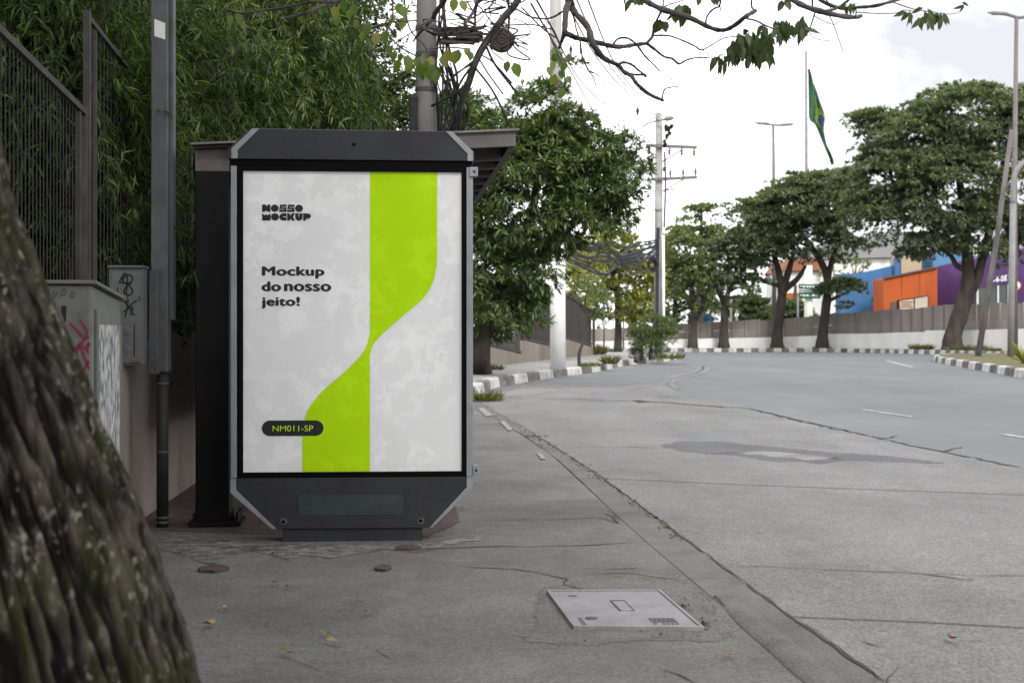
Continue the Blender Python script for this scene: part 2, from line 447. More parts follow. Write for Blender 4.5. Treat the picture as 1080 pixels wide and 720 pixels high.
def pads(blobs, n, pr, per, flat=.45, lo=.5, upbias=.35, bottom=.5):
    """two levels: blobs (centre, radii) -> n pads near their surface -> per clusters in the upper part of each pad"""
    w = np.array([(b[1][0] * b[1][1] * b[1][2]) ** (2 / 3) * (b[2] if len(b) > 2 else 1) for b in blobs]); w /= w.sum()
    ids = RNG.choice(len(blobs), n, p=w)
    bc = np.array([tuple(b[0]) for b in blobs])[ids]; br = np.array([tuple(b[1]) for b in blobs])[ids]
    d = rand_dirs(n)
    flip = (d[:, 2] < 0) & (RNG.uniform(size=n) < bottom)
    d[flip, 2] *= -1
    r = RNG.uniform(lo, 1.0, (n, 1)) ** .6
    pc = bc + d * br * r
    out = unit(d / br)
    S = pr * RNG.uniform(.6, 1.3, (n, 1))
    k = n * per
    PC = np.repeat(pc, per, 0); OUT = np.repeat(out, per, 0); SS = np.repeat(S, per, 0)
    o = rand_dirs(k) * RNG.uniform(.3, 1, (k, 1)) ** .5
    o[:, 2] = np.where(o[:, 2] < 0, o[:, 2] * .45, o[:, 2])
    # pads sag away from the blob's centre
    sag = (o * OUT).sum(1) * .45
    C = PC + o * SS * np.array([[1, 1, flat]])
    C[:, 2] -= (np.abs(sag) * SS[:, 0]) * np.where(sag > 0, 1, .2)
    A = unit(o * .7 + OUT * .6 + np.array([[0, 0, upbias]]) + RNG.normal(size=(k, 3)) * .2)
    return C, A, pc

def limb_path(a, b, sag=.12, k=5):
    a, b = Vector(a), Vector(b)
    L = (b - a).length
    pts = []
    for i in range(k + 1):
        t = i / k
        p = a.lerp(b, t)
        p.z += math.sin(t * math.pi) * L * sag
        if 0 < i < k:
            p += Vector((random.uniform(-1, 1), random.uniform(-1, 1), random.uniform(-1, 1))) * L * .035
        pts.append(p)
    return pts

def tree(name, label, cat, base, trunk_lines, blobs, leaf, bark, n, pr, per, m, L, W, openn=1.0, droop=.2, flat=.45,
         lo=.5, upbias=.35, bottom=.5, group=None, nlimb=14, twig_r=.02, detail=1, jit=.02, fork=None, extra=None, limb_from=None, curl=.15):
    """trunk_lines: list of (points, radii). blobs: list of (centre, radii)"""
    base = Vector(base)
    t = thing(name, label, cat, base, 0, group)
    C, A, pc = pads(blobs, n, pr, per, flat, lo, upbias, bottom)
    if extra is not None:
        C = np.concatenate([C, extra[0]]); A = np.concatenate([A, extra[1]])
    pos, d, Ls, Ws, nr = clusters_to_leaves(C, A, m, L, W, openn, droop, jit)
    pos = pos - np.array([tuple(base)])
    link('crown', leaf_mesh('crown', pos, d, Ls, Ws, nr, detail=detail, curl=curl), leaf, t)
    w = MB(base)
    ends = []
    for pts, rad in trunk_lines:
        pp = smoothline(pts, 4)
        rr = list(np.interp(np.linspace(0, 1, len(pp)), np.linspace(0, 1, len(rad)), rad))
        rr = [x * random.uniform(.94, 1.06) for x in rr]
        w.tube(pp, rr, 10)
        ends.append((pp, rr))
    # limbs to pads
    sel = RNG.choice(len(pc), min(nlimb, len(pc)), replace=False)
    for i in sel:
        q = Vector(pc[i])
        best = None
        for pp, rr in ends:
            for j in range(len(pp) // 2, len(pp)):
                dd = (pp[j] - q).length + (0 if pp[j].z < q.z else 1.0)
                if best is None or dd < best[0]: best = (dd, pp[j], rr[j])
        lp = limb_path(best[1], q, .1)
        r0 = min(best[2] * .6, twig_r * 3.5)
        w.tube(lp, [r0 * (1 - k / 5.6) + twig_r * .2 for k in range(6)], 6)
    w.build('trunk', bark, t, smooth=True)
    return t

def B(px, py, Y, rx, ry, rd=None, w=1):
    s = Y / F
    return (P(px, py, Y), (rx * s, (rd if rd is not None else rx * s * .8), ry * s), w)

exec_parts = []
# ================================================================== GROUND, ROADS, PAVEMENTS
def sheet(name, pts, z, m, kind='structure', parent=None):
    b = MB()
    b.poly([(p[0], p[1], z) for p in pts])
    o = b.build(name, m, parent)
    for p in o.data.polygons:
        if p.normal.z < 0: p.flip()
    if kind: o['kind'] = kind
    return o

def gp(lst, z=0.0):
    return [G(x, y, z) for x, y in lst]

def signed_dist(pts, poly):
    """distance to the outline, positive inside"""
    P0 = np.array([(p[0], p[1]) for p in poly]); P1 = np.roll(P0, -1, 0)
    best = np.full(len(pts), 1e9); ins = np.zeros(len(pts), bool)
    for a, b in zip(P0, P1):
        ab = b - a; L2 = max((ab ** 2).sum(), 1e-12)
        t = np.clip(((pts - a) @ ab) / L2, 0, 1)
        best = np.minimum(best, np.hypot(*(pts - a - t[:, None] * ab).T))
        c = (a[1] > pts[:, 1]) != (b[1] > pts[:, 1])
        with np.errstate(divide='ignore', invalid='ignore'):
            xi = a[0] + (pts[:, 1] - a[1]) / (b[1] - a[1]) * ab[0]
        ins ^= c & (pts[:, 0] < xi)
    return np.where(ins, best, -best)

def frayed(m, amp, scale):
    """gives a surface worn, ragged margins: it ends where its margin attribute plus noise falls under a half"""
    nt = m.node_tree
    out = nt.nodes['Material Output']; sh = out.inputs['Surface'].links[0].from_socket
    at = N(nt, 'ShaderNodeAttribute', attribute_name='margin')
    n = N(nt, 'ShaderNodeTexNoise', Scale=scale, Detail=9, Roughness=.74)
    nt.links.new(coords(nt), n.inputs['Vector'])
    ma = N(nt, 'ShaderNodeMath', operation='MULTIPLY_ADD'); ma.inputs[1].default_value = amp; 
    nt.links.new(n.outputs['Fac'], ma.inputs[0]); nt.links.new(at.outputs['Fac'], ma.inputs[2])
    mr = N(nt, 'ShaderNodeMapRange'); mr.inputs['From Min'].default_value = amp * .5 + .1; mr.inputs['From Max'].default_value = amp * .5 + .16
    nt.links.new(ma.outputs[0], mr.inputs['Value'])
    tr = N(nt, 'ShaderNodeBsdfTransparent'); mx = N(nt, 'ShaderNodeMixShader')
    nt.links.new(mr.outputs['Result'], mx.inputs[0]); nt.links.new(tr.outputs[0], mx.inputs[1]); nt.links.new(sh, mx.inputs[2])
    nt.links.new(mx.outputs[0], out.inputs['Surface'])
    return m

def soft_sheet(name, pts, z, m, feather, step=None, parent=None, kind='structure'):
    q = np.array([(p[0], p[1]) for p in pts])
    lo, hi = q.min(0) - feather, q.max(0) + feather
    step = step or max(.03, (hi - lo).max() / 130)
    nx, ny = int((hi[0] - lo[0]) / step) + 2, int((hi[1] - lo[1]) / step) + 2
    gx, gy = np.meshgrid(lo[0] + np.arange(nx) * step, lo[1] + np.arange(ny) * step)
    xy = np.stack([gx.ravel(), gy.ravel()], 1)
    sd = signed_dist(xy, pts)
    keep = sd > -feather * 1.5
    vs = [(x, y, z) for x, y in xy]
    fs = []
    K = keep.reshape(ny, nx)
    for j in range(ny - 1):
        for i in range(nx - 1):
            if K[j, i] or K[j + 1, i] or K[j, i + 1] or K[j + 1, i + 1]:
                a = j * nx + i; fs.append((a, a + 1, a + nx + 1, a + nx))
    me = bpy.data.meshes.new(name); me.from_pydata(vs, [], fs)
    at = me.attributes.new('margin', 'FLOAT', 'POINT')
    at.data.foreach_set('value', np.clip(sd / feather, -1.5, 3).astype(np.float32))
    me.update()
    o = link(name, me, m, parent)
    if kind: o['kind'] = kind
    return o

sheet('ground', [(-400, -60), (400, -60), (400, 500), (-400, 500)], -.03, M['land'])
sheet('road', [(-60, -30), (90, -30), (90, 120), (-60, 120)], 0, M['road'])

# kerb lines (near, flush with the bus bay)
OUT = gp([(930, 720), (830, 650), (722, 570), (635, 505), (575, 466), (533, 440), (508, 425)])
INN = gp([(868, 720), (815, 678), (752, 632), (660, 553), (580, 479), (530, 446), (500, 428)])
d0 = (OUT[0] - OUT[1]).normalized()
OUT = [OUT[0] + d0 * 6] + OUT
d1 = (INN[0] - INN[1]).normalized()
INN = [INN[0] + d1 * 6] + INN

far_edge = gp([(742, 386), (741, 390), (733, 394), (706, 400), (701, 406), (713, 413), (755, 421.5), (830, 440), (895, 455), (960, 470), (1075, 493), (1700, 620)])
KB = gp([(500, 418), (508, 416), (523, 409), (544, 405), (572, 400), (593, 397), (618, 394), (638, 390.5), (664, 385), (694, 382), (708, 380.4)])
bay = OUT + KB[1:] + gp([(716, 380)]) + far_edge + [Vector((14, -8, 0)), Vector((4, -8, 0))]
bay_o = sheet('bus_bay', bay, .004, M['bay'])

walk = [p for p in INN] + [Vector((-.9, 24, 0)), Vector((-3.6, 24, 0)), Vector((-3.6, -5, 0))]
walk_o = sheet('pavement', walk, .006, M['walk'])

# flush kerb strip, slightly proud
kb = MB()
def strip(mb, A_, B_, za, zb, base=-.02, mi=0):
    A_, B_ = smoothline(A_, 6), smoothline(B_, 6)
    n = min(len(A_), len(B_))
    vs = []
    for a, b in zip(A_, B_):
        mid = a.lerp(b, .45)
        vs += [(a.x, a.y, base), (a.x, a.y, za), (mid.x, mid.y, (za + zb) / 2 + .002), (b.x, b.y, zb), (b.x, b.y, base)]
    fs = []
    for i in range(n - 1):
        for j in range(4):
            fs.append((i * 5 + j, i * 5 + j + 1, i * 5 + 6 + j, i * 5 + 5 + j))
    mb.add(vs, fs, mi)
strip(kb, OUT, INN, .012, .009)
kerb_flat = kb.build('kerb', M['kerb_flat'])
kerb_flat['kind'] = 'structure'
# the raised rounded lip of kerb close to the camera
lp = gp([(757, 628), (775, 642), (800, 664), (822, 682), (850, 706), (874, 726)])
lp = lp + [lp[-1] + d1 * 3]
lip = MB()
lp = smoothline(lp, 5)
rad = [.03 + .04 * min(1, i / 9) for i in range(len(lp))]
rad[0] = .012; rad[1] = .022
lip.tube([Vector((p.x, p.y, .0)) for p in lp], rad, 12)
o = lip.build('kerb_lip', M['kerb_flat'], kerb_flat, smooth=True); o.scale = (1, 1, .36)

# raised black-and-white kerb round the left pavement
def painted_kerb_mat(name, c_dark, seg, white=(.5, .5, .48)):
    m, nt, b = newmat(name)
    at = N(nt, 'ShaderNodeAttribute', attribute_name='along')
    md = N(nt, 'ShaderNodeMath', operation='PINGPONG'); md.inputs[1].default_value = seg
    nt.links.new(at.outputs['Fac'], md.inputs[0])
    gt = N(nt, 'ShaderNodeMath', operation='GREATER_THAN'); gt.inputs[1].default_value = seg / 2
    nt.links.new(md.outputs[0], gt.inputs[0])
    co = coords(nt)
    w = mixc(nt, noise_fac(nt, co, 5, .42, .66, 6, .65), white, (.24, .23, .215))
    k = mixc(nt, noise_fac(nt, co, 4, .4, .65), c_dark, tuple(c * 2.2 for c in c_dark))
    nt.links.new(mixc(nt, gt.outputs[0], w, k), b.inputs['Base Color'])
    b.inputs['Roughness'].default_value = .9
    return m

def kerb_run(name, base_pts, width, h, m, inward=1, per=8, seg=None):
    pts = [Vector((p[0], p[1], 0)) for p in base_pts]
    L = 0; vs = []; al = []
    n = len(pts)
    for i, p in enumerate(pts):
        t = (pts[min(i + 1, n - 1)] - pts[max(i - 1, 0)]).normalized()
        nrm = Vector((-t.y, t.x, 0)) * inward
        if i: L += (p - pts[i - 1]).length
        q = p + nrm * width
        a = p + nrm * .03
        vs += [(p.x, p.y, -.02), (a.x, a.y, h - .03), (a.x + nrm.x * .03, a.y + nrm.y * .03, h), (q.x, q.y, h), (q.x, q.y, -.02)]
        al += [L] * 5
    fs = []
    for i in range(n - 1):
        for j in range(4):
            fs.append((i * 5 + j, i * 5 + j + 1, i * 5 + 6 + j, i * 5 + 5 + j))
    fs += [(0, 1, 2, 3, 4), tuple((n - 1) * 5 + j for j in (4, 3, 2, 1, 0))]
    b = MB(); b.add(vs, fs)
    me = bpy.data.meshes.new(name); me.from_pydata(b.v, [], b.f)
    at = me.attributes.new('along', 'FLOAT', 'POINT')
    at.data.foreach_set('value', al)
    me.update()
    o = link(name, me, m); o['kind'] = 'structure'
    return o

def resample(pts, step):
    pts = [Vector(p) for p in pts]
    out = [pts[0]]; acc = 0
    for a, b in zip(pts, pts[1:]):
        L = (b - a).length; t = step - acc
        while t < L:
            out.append(a.lerp(b, t / L)); t += step
        acc = (L - (t - step))
    out.append(pts[-1])
    return out

tip = [Vector((p.x, p.y, 0)) for p in gp([(714, 378.9), (714.5, 377.8), (710, 376.8), (690, 375.9), (640, 375.6), (560, 375.9)])]
KL = [Vector((-.86, 22.6, 0))] + KB[1:]
KLs = resample(smoothline(KL + tip, 6), .25)
kl = kerb_run('left_kerb', KLs, .22, .2, painted_kerb_mat('painted_kerb', (.085, .08, .075), 1.5), inward=1)
wl = [p + Vector((0, 0, 0)) for p in KLs]
inner = []
for i, p in enumerate(wl):
    t = (wl[min(i + 1, len(wl) - 1)] - wl[max(i - 1, 0)]).normalized()
    inner.append(p + Vector((-t.y, t.x, 0)) * .2)
sheet('left_pavement', inner[::2] + [Vector((-12, 65, 0)), Vector((-12, 22.6, 0))], .19, M['walk_far'])

# far kerb, verge
FK = gp([(560, 373.4), (632, 372.2), (700, 371.3), (830, 371.2), (900, 371.7), (960, 373), (1010, 374.2), (1080, 376.6), (1250, 384), (1500, 400)])
FK = [FK[0] + Vector((-25, 2, 0))] + FK
FKs = resample(smoothline(FK, 6), .21)
kerb_run('far_kerb', FKs, .25, .22, painted_kerb_mat('far_painted_kerb', (.07, .07, .068), .42, (.46, .46, .45)), inward=1)
def offs(pts, dd):
    out = []
    for i, p in enumerate(pts):
        t = (pts[min(i + 1, len(pts) - 1)] - pts[max(i - 1, 0)]).normalized()
        out.append(p + Vector((-t.y, t.x, 0)) * dd)
    return out
sheet('verge', offs(FKs[::8], .22) + list(reversed(offs(FKs[::8], 40))), .205, M['grass'])

# traffic island on the right
ISL = gp([(1500, 478), (1250, 424), (1080, 399), (1044, 392.5), (1016, 387.5), (996, 384), (986, 381.5), (984, 380.2), (988, 378.8), (1005, 377.9), (1040, 377.6), (1100, 378.2), (1300, 384)])
ISLs = resample(smoothline(ISL, 6), .2)
kerb_run('island_kerb', ISLs, .22, .22, painted_kerb_mat('island_painted_kerb', (.06, .057, .054), 1.4), inward=-1)
sheet('island_grass', offs(ISLs[::3], -.2), .212, M['grass'])

# patches and markings (sheets 4 mm apart)
soft_sheet('asphalt_bay_end', gp([(546, 405.2), (575, 400.6), (600, 397.4), (625, 394.5), (660, 388), (700, 383), (722, 384), (736, 388), (728, 392), (702, 397), (696, 404), (640, 408.5), (596, 407.5)]), .0052, frayed(M['patch2'], 1.6, 1.2), .5, .25)
pt = soft_sheet('road_patch', gp([(694, 470), (712, 466), (724, 465), (765, 466), (800, 470), (835, 473), (887, 478), (940, 481), (985, 486.5), (1000, 489), (960, 488.5), (887, 486), (870, 489), (858, 490.5), (845, 487), (821, 488.5), (790, 484), (762, 479), (750, 479.5), (720, 476.5), (703, 473)]), .0054, frayed(M['patch'], 2.2, 4), .22, .04)
soft_sheet('broken_patch', gp([(776, 478), (800, 476), (822, 477), (850, 480), (884, 482.5), (872, 485), (848, 486), (838, 483.5), (815, 482.5), (800, 480), (785, 479.5)]), .0066, frayed(M['pale'], 1.4, 9), .07, .03, parent=pt, kind=None)
soft_sheet('pale_gutter', gp([(520, 415), (545, 410), (575, 408.5), (600, 411), (570, 416), (540, 418), (524, 419)]), .0064, frayed(mat('gutter_dust', (.36, .35, .33), (.31, .3, .29), 3, .9), 1.6, 2), .4, .15)
soft_sheet('pale_edge', gp([(742, 387), (752, 388), (748, 392), (716, 401), (712, 405), (722, 410), (712, 411), (702, 406), (706, 400), (738, 391)]), .0058, frayed(mat('worn_edge', (.31, .305, .3), (.27, .27, .27), 2, .9), 1.2, 2), .25, .12)
ln = MB()
def dash(a, b, w, z=.006):
    a, b = G(*a), G(*b)
    d = (b - a).normalized(); s = Vector((-d.y, d.x, 0)) * w / 2
    ln.poly([(p.x, p.y, z) for p in (a - s, b - s, b + s, a + s)])
dash((911, 432.3), (963, 440), .1); dash((1058, 458), (1100, 465), .1); dash((935, 380.3), (962, 387), .16); dash((880, 371.5 + 7), (905, 378.4), .1)
o = ln.build('lane_marking', M['paint']); o['kind'] = 'structure'
ln = MB()
ln.poly([(p.x, p.y, .0175) for p in gp([(504, 432), (510, 431), (520, 439), (513, 440.5)])])
ln.poly([(p.x, p.y, .0175) for p in gp([(527, 445.5), (532, 445), (541, 454), (536, 455.5)])])
ln.poly([(p.x, p.y, .0175) for p in gp([(566, 479), (570, 479), (576, 485), (571, 486)])])
o = ln.build('kerb_marking', mat('faded_paint', (.42, .42, .41), (.3, .3, .295), 20, .8, lo=.45, hi=.6)); o['kind'] = 'structure'

# joints and cracks
cr = MB()
def crack(pts, w, z=.0085, jit=.012, mb=None, even=False):
    mb = mb or cr
    pts = [G(*p) for p in pts]
    L = sum((a - b).length for a, b in zip(pts, pts[1:]))
    rs = resample(pts, max(.06, L / 90))
    n = len(rs); vs = []
    off = random.uniform(0, 99)
    for i, p in enumerate(rs):
        t = (rs[min(i + 1, n - 1)] - rs[max(i - 1, 0)]).normalized()
        s = Vector((-t.y, t.x, 0))
        j = mnoise.noise((p.x * 5 + off, p.y * 5, 0)) * jit * 2 + mnoise.noise((p.x * 22 + off, p.y * 22, 3)) * jit
        ww = w * 1.0 if even else w * (.35 + .9 * abs(mnoise.noise((p.x * 7, p.y * 7, off)) + .5)) * min(1, .15 + min(i, n - 1 - i) * .4)
        c = p + s * j
        vs += [(c.x + s.x * ww / 2, c.y + s.y * ww / 2, z), (c.x - s.x * ww / 2, c.y - s.y * ww / 2, z)]
    mb.add(vs, [(2 * i, 2 * i + 1, 2 * i + 3, 2 * i + 2) for i in range(n - 1)])
crack([(940, 727), (885, 690), (830, 650), (722, 570), (635, 505), (600, 482)], .016, z=.016, jit=.006)
crack([(600, 482), (575, 466), (545, 447)], .014, z=.016, jit=.005)
crack([(790, 431), (850, 446), (900, 457)], .04, jit=.05); crack([(626, 505), (700, 508), (800, 512.5), (950, 518), (1090, 523)], .016, jit=.004, even=True)
crack([(828, 651.5), (900, 654.5), (985, 658), (1090, 664)], .012, jit=.003, even=True)
crack([(765, 598.5), (800, 598), (860, 601), (940, 604), (1030, 608), (1100, 608)], .009, jit=.012)
crack([(580, 470.5), (640, 471.5), (695, 473.5)], .016, jit=.06)
crack([(690, 473), (660, 472)], .03, jit=.05)
crack([(608, 421), (640, 422.6), (675, 423.4), (700, 424.6), (735, 427.3), (770, 430.5)], .1, jit=.03)
crack([(530, 419.5), (570, 420), (608, 421)], .04, jit=.08)
crack([(672, 422), (678, 425)], .2, jit=.05)
crack([(690, 418), (716, 418.5)], .1, jit=.05)
crack([(742, 386), (741, 390), (733, 394), (712, 399)], .06, jit=.03)
crack([(745, 427.5), (790, 431), (830, 440.5), (895, 455), (960, 470), (1020, 482), (1075, 493.5)], .055, jit=.02)
crack([(920, 464), (948, 460)], .04, jit=.03)
crack([(990, 477), (1015, 472)], .03, jit=.02)
crack([(820, 482), (850, 481.5), (888, 485)], .035, jit=.04, z=.017)
crack([(750, 480), (775, 478), (800, 477)], .025, jit=.05, z=.017)
crack([(823, 657), (848, 660), (870, 676), (900, 698), (930, 722)], .008, z=.016, jit=.006)
crack([(896, 675), (930, 684)], .012); crack([(1010, 677), (1050, 677)], .008)
crack([(925, 740), (950, 700)], .006)
crack([(960, 605), (1030, 612)], .02, jit=.03); crack([(1000, 634), (1080, 636)], .006, jit=.04)
cr.build('joint', M['crack'], bay_o)
cr = MB()
crack([(445, 580), (520, 577.5), (600, 577), (668, 573.5)], .016, z=.0095, jit=.03)
crack([(520, 549), (580, 549), (630, 547), (655, 553.5)], .012, z=.0095, jit=.02)
crack([(640, 541), (656, 554)], .016, z=.027)
crack([(480, 598), (560, 604), (590, 612), (620, 624)], .012, z=.0095, jit=.03)
crack([(625, 606), (660, 606), (720, 611)], .012, z=.0095, jit=.03); crack([(632, 602), (672, 600)], .015, z=.0095, jit=.02)
crack([(720, 612), (745, 614), (770, 620)], .008, z=.0095)
crack([(690, 705), (715, 713), (730, 722)], .008, z=.0095, jit=.02)
crack([(395, 686), (415, 699)], .006, z=.0095); crack([(300, 693), (330, 706), (360, 712)], .005, z=.0095, jit=.02)
crack([(755, 630), (775, 650), (800, 672), (830, 700), (850, 718)], .018, z=.012)
crack([(205, 577), (250, 579), (300, 577)], .03, z=.0095, jit=.03)
crack([(460, 566), (500, 563), (560, 566)], .008, z=.0095, jit=.03)
cr.build('crack', M['crack'], walk_o)

# broken pale edge and reddish floor under the shelter, grey cement round the lid, dark damp stains
soft_sheet('shelter_floor', gp([(168, 561), (300, 566), (445, 570), (468, 561), (488, 552), (470, 500), (460, 470), (180, 470), (140, 560)]), .0072, frayed(M['redfloor'], 1.2, 7), .12)
soft_sheet('broken_edge', gp([(160, 566), (185, 562), (215, 567), (250, 572), (300, 573), (360, 575), (446, 574), (500, 566), (520, 569), (470, 577), (440, 586), (410, 580), (380, 585), (350, 591), (320, 587), (300, 594), (285, 586), (262, 583), (238, 588), (225, 600), (200, 590), (182, 584), (158, 578)]), .0084,
           frayed(mat('broken_concrete', (.19, .178, .165), (.36, .345, .325), 11, .95, speck=.4, sscale=70, bump=.8, bscale=40, stain=(.1, .092, .085), stscale=7, lo=.42, hi=.6), 2.4, 9), .1, .025)
M['surround'] = mat('surround_concrete', (.2, .19, .178), (.25, .24, .228), 5, .92, speck=.3, sscale=95, bump=.4, bscale=60, mott=((9, .12), (30, .11)), stain=(.19, .168, .148), stscale=4)
soft_sheet('manhole_surround', gp([(560, 626), (590, 616), (640, 608), (700, 612), (740, 618), (764, 650), (776, 668), (762, 680), (700, 678), (620, 684), (580, 680), (545, 680), (560, 655)]), .0072, frayed(M['surround'], 2.0, 5), .14, .03)

# ------------------------------------------------------------------ land behind the left wall
bank = MB()
bv, bf = [], []
ys = [-3, 2, 5, 8, 11, 14, 18, 24, 32]
prof = [(-.12, .25), (-.6, .8), (-1.6, 1.3), (-3.5, 1.9), (-7, 3.0), (-14, 4.2)]
def wall_x(y): return -2.2 - .0653 * (min(y, 24) - 8.2)
for y in ys:
    for dx, z in prof:
        bv.append((wall_x(y) + dx, y, z + .25 * mnoise.noise((dx, y * .4, 1))))
k = len(prof)
for i in range(len(ys) - 1):
    for j in range(k - 1):
        bf.append((i * k + j, i * k + j + 1, (i + 1) * k + j + 1, (i + 1) * k + j))
bank.add(bv, bf)
o = bank.build('hillside', M['soil'], smooth=True); o['kind'] = 'structure'

# ------------------------------------------------------------------ near wall
def ribbon_wall(name, pts, thick, m, label, cat, side=1, parts=None):
    """pts: list of (x, y, z0, z1); solid wall"""
    n = len(pts)
    mb = MB(pts[0][:2] + (0,))
    vs = []
    for i, p in enumerate(pts):
        a = Vector((pts[max(i - 1, 0)][0], pts[max(i - 1, 0)][1], 0)); b = Vector((pts[min(i + 1, n - 1)][0], pts[min(i + 1, n - 1)][1], 0))
        t = (b - a).normalized(); s = Vector((-t.y, t.x, 0)) * thick * side
        x, y, z0, z1 = p
        vs += [(x, y, z0), (x, y, z1), (x + s.x, y + s.y, z1), (x + s.x, y + s.y, z0)]
    fs = []
    for i in range(n - 1):
        for j in range(4):
            fs.append((i * 4 + j, i * 4 + (j + 1) % 4, (i + 1) * 4 + (j + 1) % 4, (i + 1) * 4 + j))
    fs += [(3, 2, 1, 0), tuple((n - 1) * 4 + j for j in range(4))]
    mb.add(vs, fs)
    o = mb.build(name, m)
    o.location = (pts[0][0], pts[0][1], 0)
    return tag(o, label, cat)

wp = []
for y in (-2, 1, 4, 6, 7.5, 8.6):
    wp.append((wall_x(y), y, -.05, 1.16))
for y, z in ((9.3, 1.16), (10.2, 1.08), (12, .98), (15, .9), (19, .85), (23, .8)):
    wp.append((wall_x(y), y, -.05, z))
ribbon_wall('garden_wall', wp, .18, M['wall'], 'stained grey concrete wall along the pavement behind the bus shelter and meter post', 'wall')

def fence_piece(label, pts_top, z0f, nbar, group=None, posts=(), name='bar_fence', bars_r=.0019, railw=.05, m_rail=None, m_bar=None):
    """pts_top list of two points (x,y,z); bottom z0f = (za, zb)"""
    a, b = Vector(pts_top[0]), Vector(pts_top[1])
    t = thing(name, label, 'fence', (a.x, a.y, z0f[0]), 0, group)
    off = (a.x, a.y, z0f[0])
    mr = m_rail or M['rail']; mbm = m_bar or M['wire']
    rl = MB(off); rl.bar(a, b, railw, railw); rl.build('rail', mr, t)
    a0, b0 = Vector((a.x, a.y, z0f[0])), Vector((b.x, b.y, z0f[1]))
    rl = MB(off); rl.bar(a0 + Vector((0, 0, .05)), b0 + Vector((0, 0, .05)), railw, railw); rl.build('rail', mr, t)
    br = MB(off)
    for i in range(nbar):
        s = (i + .5) / nbar
        p, q = a0.lerp(b0, s), a.lerp(b, s)
        br.bar(p, q, bars_r * 2, bars_r * 2, up=(0, 1, 0))
    o = br.build('bar_panel', mbm, t)
    for s, r_, ext in posts:
        p, q = a0.lerp(b0, s), a.lerp(b, s)
        po = MB(off); po.bar(p - Vector((0, 0, .3)), q + Vector((0, 0, ext)), r_, r_, up=(0, 1, 0)); po.build('post', mr, t)
    return t

def fpt(px, py):
    # a point of the fence plane (a little behind the wall's face)
    t = (px - CX) / F
    Y = (-2.2 + .0653 * 8.2 - .08) / (t + .0653)
    return P(px, py, Y)
A1 = fpt(0, 33); A2 = fpt(90, 120)
A0 = A1 - (A2 - A1) * 1.1
fence_piece('near bar fence with flat top rail beside the mossy tree', (A0, A2), (1.2, 1.2), 52, 'bar fences on the left wall', railw=.032, posts=((.99, .028, 0), (.955, .02, -.02), (.45, .025, 0)))
A3 = fpt(92, 18); A4 = fpt(201, 156)
A4b = fpt(203, 157)
fence_piece('rusty taller bar fence with sloping top rail behind the galvanised post', (A3, A4), (1.2, 1.15), 38, 'bar fences on the left wall', railw=.026, posts=((0, .034, .03), (.05, .018, -.02), (.99, .035, 0)))
fence_piece('dark bar fence hidden behind the bus shelter post', (A4b + Vector((0, .1, 0)), Vector((wall_x(16) - .08, 16, 2.2))), (1.1, .92), 70, 'bar fences on the left wall', posts=((.5, .05, 0), (1, .05, 0)))

# ------------------------------------------------------------------ far part of the left wall with stepped fence
def WFp(px):
    t = (px - CX) / F
    u = (t * 38.7 + .72) / (4.02 - 19.3 * t)
    return Vector((-.72 + 4.02 * u, 38.7 + 19.3 * u, 0))
def wz(px, py):
    p = WFp(px); return CH + (HY - py) / F * p.y
segs = [((470, 355), (552, 374)), ((552, 358.6), (588, 367)), ((588, 354.5), (626, 366.5))]
wp = [(-3.1, 23.2, .1, .85), (-2.9, 29, .1, .9)]
for (x0, y0), (x1, y1) in segs:
    p0, p1 = WFp(x0), WFp(x1)
    wp.append((p0.x + .01, p0.y + .03, .1, wz(x0, y0))); wp.append((p1.x - .01, p1.y - .03, .1, wz(x1, y1)))
e = WFp(626)
ribbon_wall('boundary_wall', wp, .25, M['wall_far'], 'beige rendered wall with stepped top on the left pavement beyond the mango tree', 'wall')
ribbon_wall('boundary_wall', [(e.x + .02, e.y + .1, .1, .55), (e.x - 6, e.y + 5, .1, .6)], .25, M['wall_far'], 'short end of the beige wall turning the far left corner', 'wall')
ft = [((470, 268), (552, 306)), ((552, 287), (588, 305)), ((590, 303), (626, 327))]
names = ['lowest step of the far bar fence, half hidden by the mango tree', 'middle step of the far bar fence behind the white painted pole', 'last step of the far bar fence at the street corner']
for (s0, s1), (t0, t1), lab in zip(segs, ft, names):
    p0, p1 = WFp(s0[0]), WFp(s1[0])
    p0 = Vector((p0.x - .1, p0.y + .04, 0)); p1 = Vector((p1.x - .1, p1.y, 0))
    fence_piece(lab, ((p0.x, p0.y, wz(*t0)), (p1.x, p1.y, wz(*t1))), (wz(*s0) + .03, wz(*s1) + .03), 70, 'stepped bar fences on the far wall', posts=((0.02, .08, .02), (.5, .06, 0), (.98, .08, 0)), bars_r=.012, railw=.07)
p = e
fence_piece('dark return fence at the far corner of the beige wall', ((p.x + .02, p.y + .1, 2.05), (p.x - 6, p.y + 5, 2.2)), (.6, .65), 60, 'stepped bar fences on the far wall', posts=((0, .1, .05), (1, .08, 0)), bars_r=.014, railw=.07)
# ================================================================== ADVERTISING PANEL
S = F and 1695 / 222 / F                         # metres per pixel at the panel
root = G(371, 572)
YAW = math.atan(98 / F)
panel = thing('advertising_panel', 'charcoal street advertising panel with white and lime green poster in front of the shelter', 'advertising panel', root, YAW)

def lp(px, py, y=0.0):
    return Vector(((px - 371) * S, y, (572 - py) * S))
def plate(mb, pts, y0, y1, mi=0):
    mb.prism([lp(x, y, y0) for x, y in pts], (0, y1 - y0, 0), mi)
    return mb

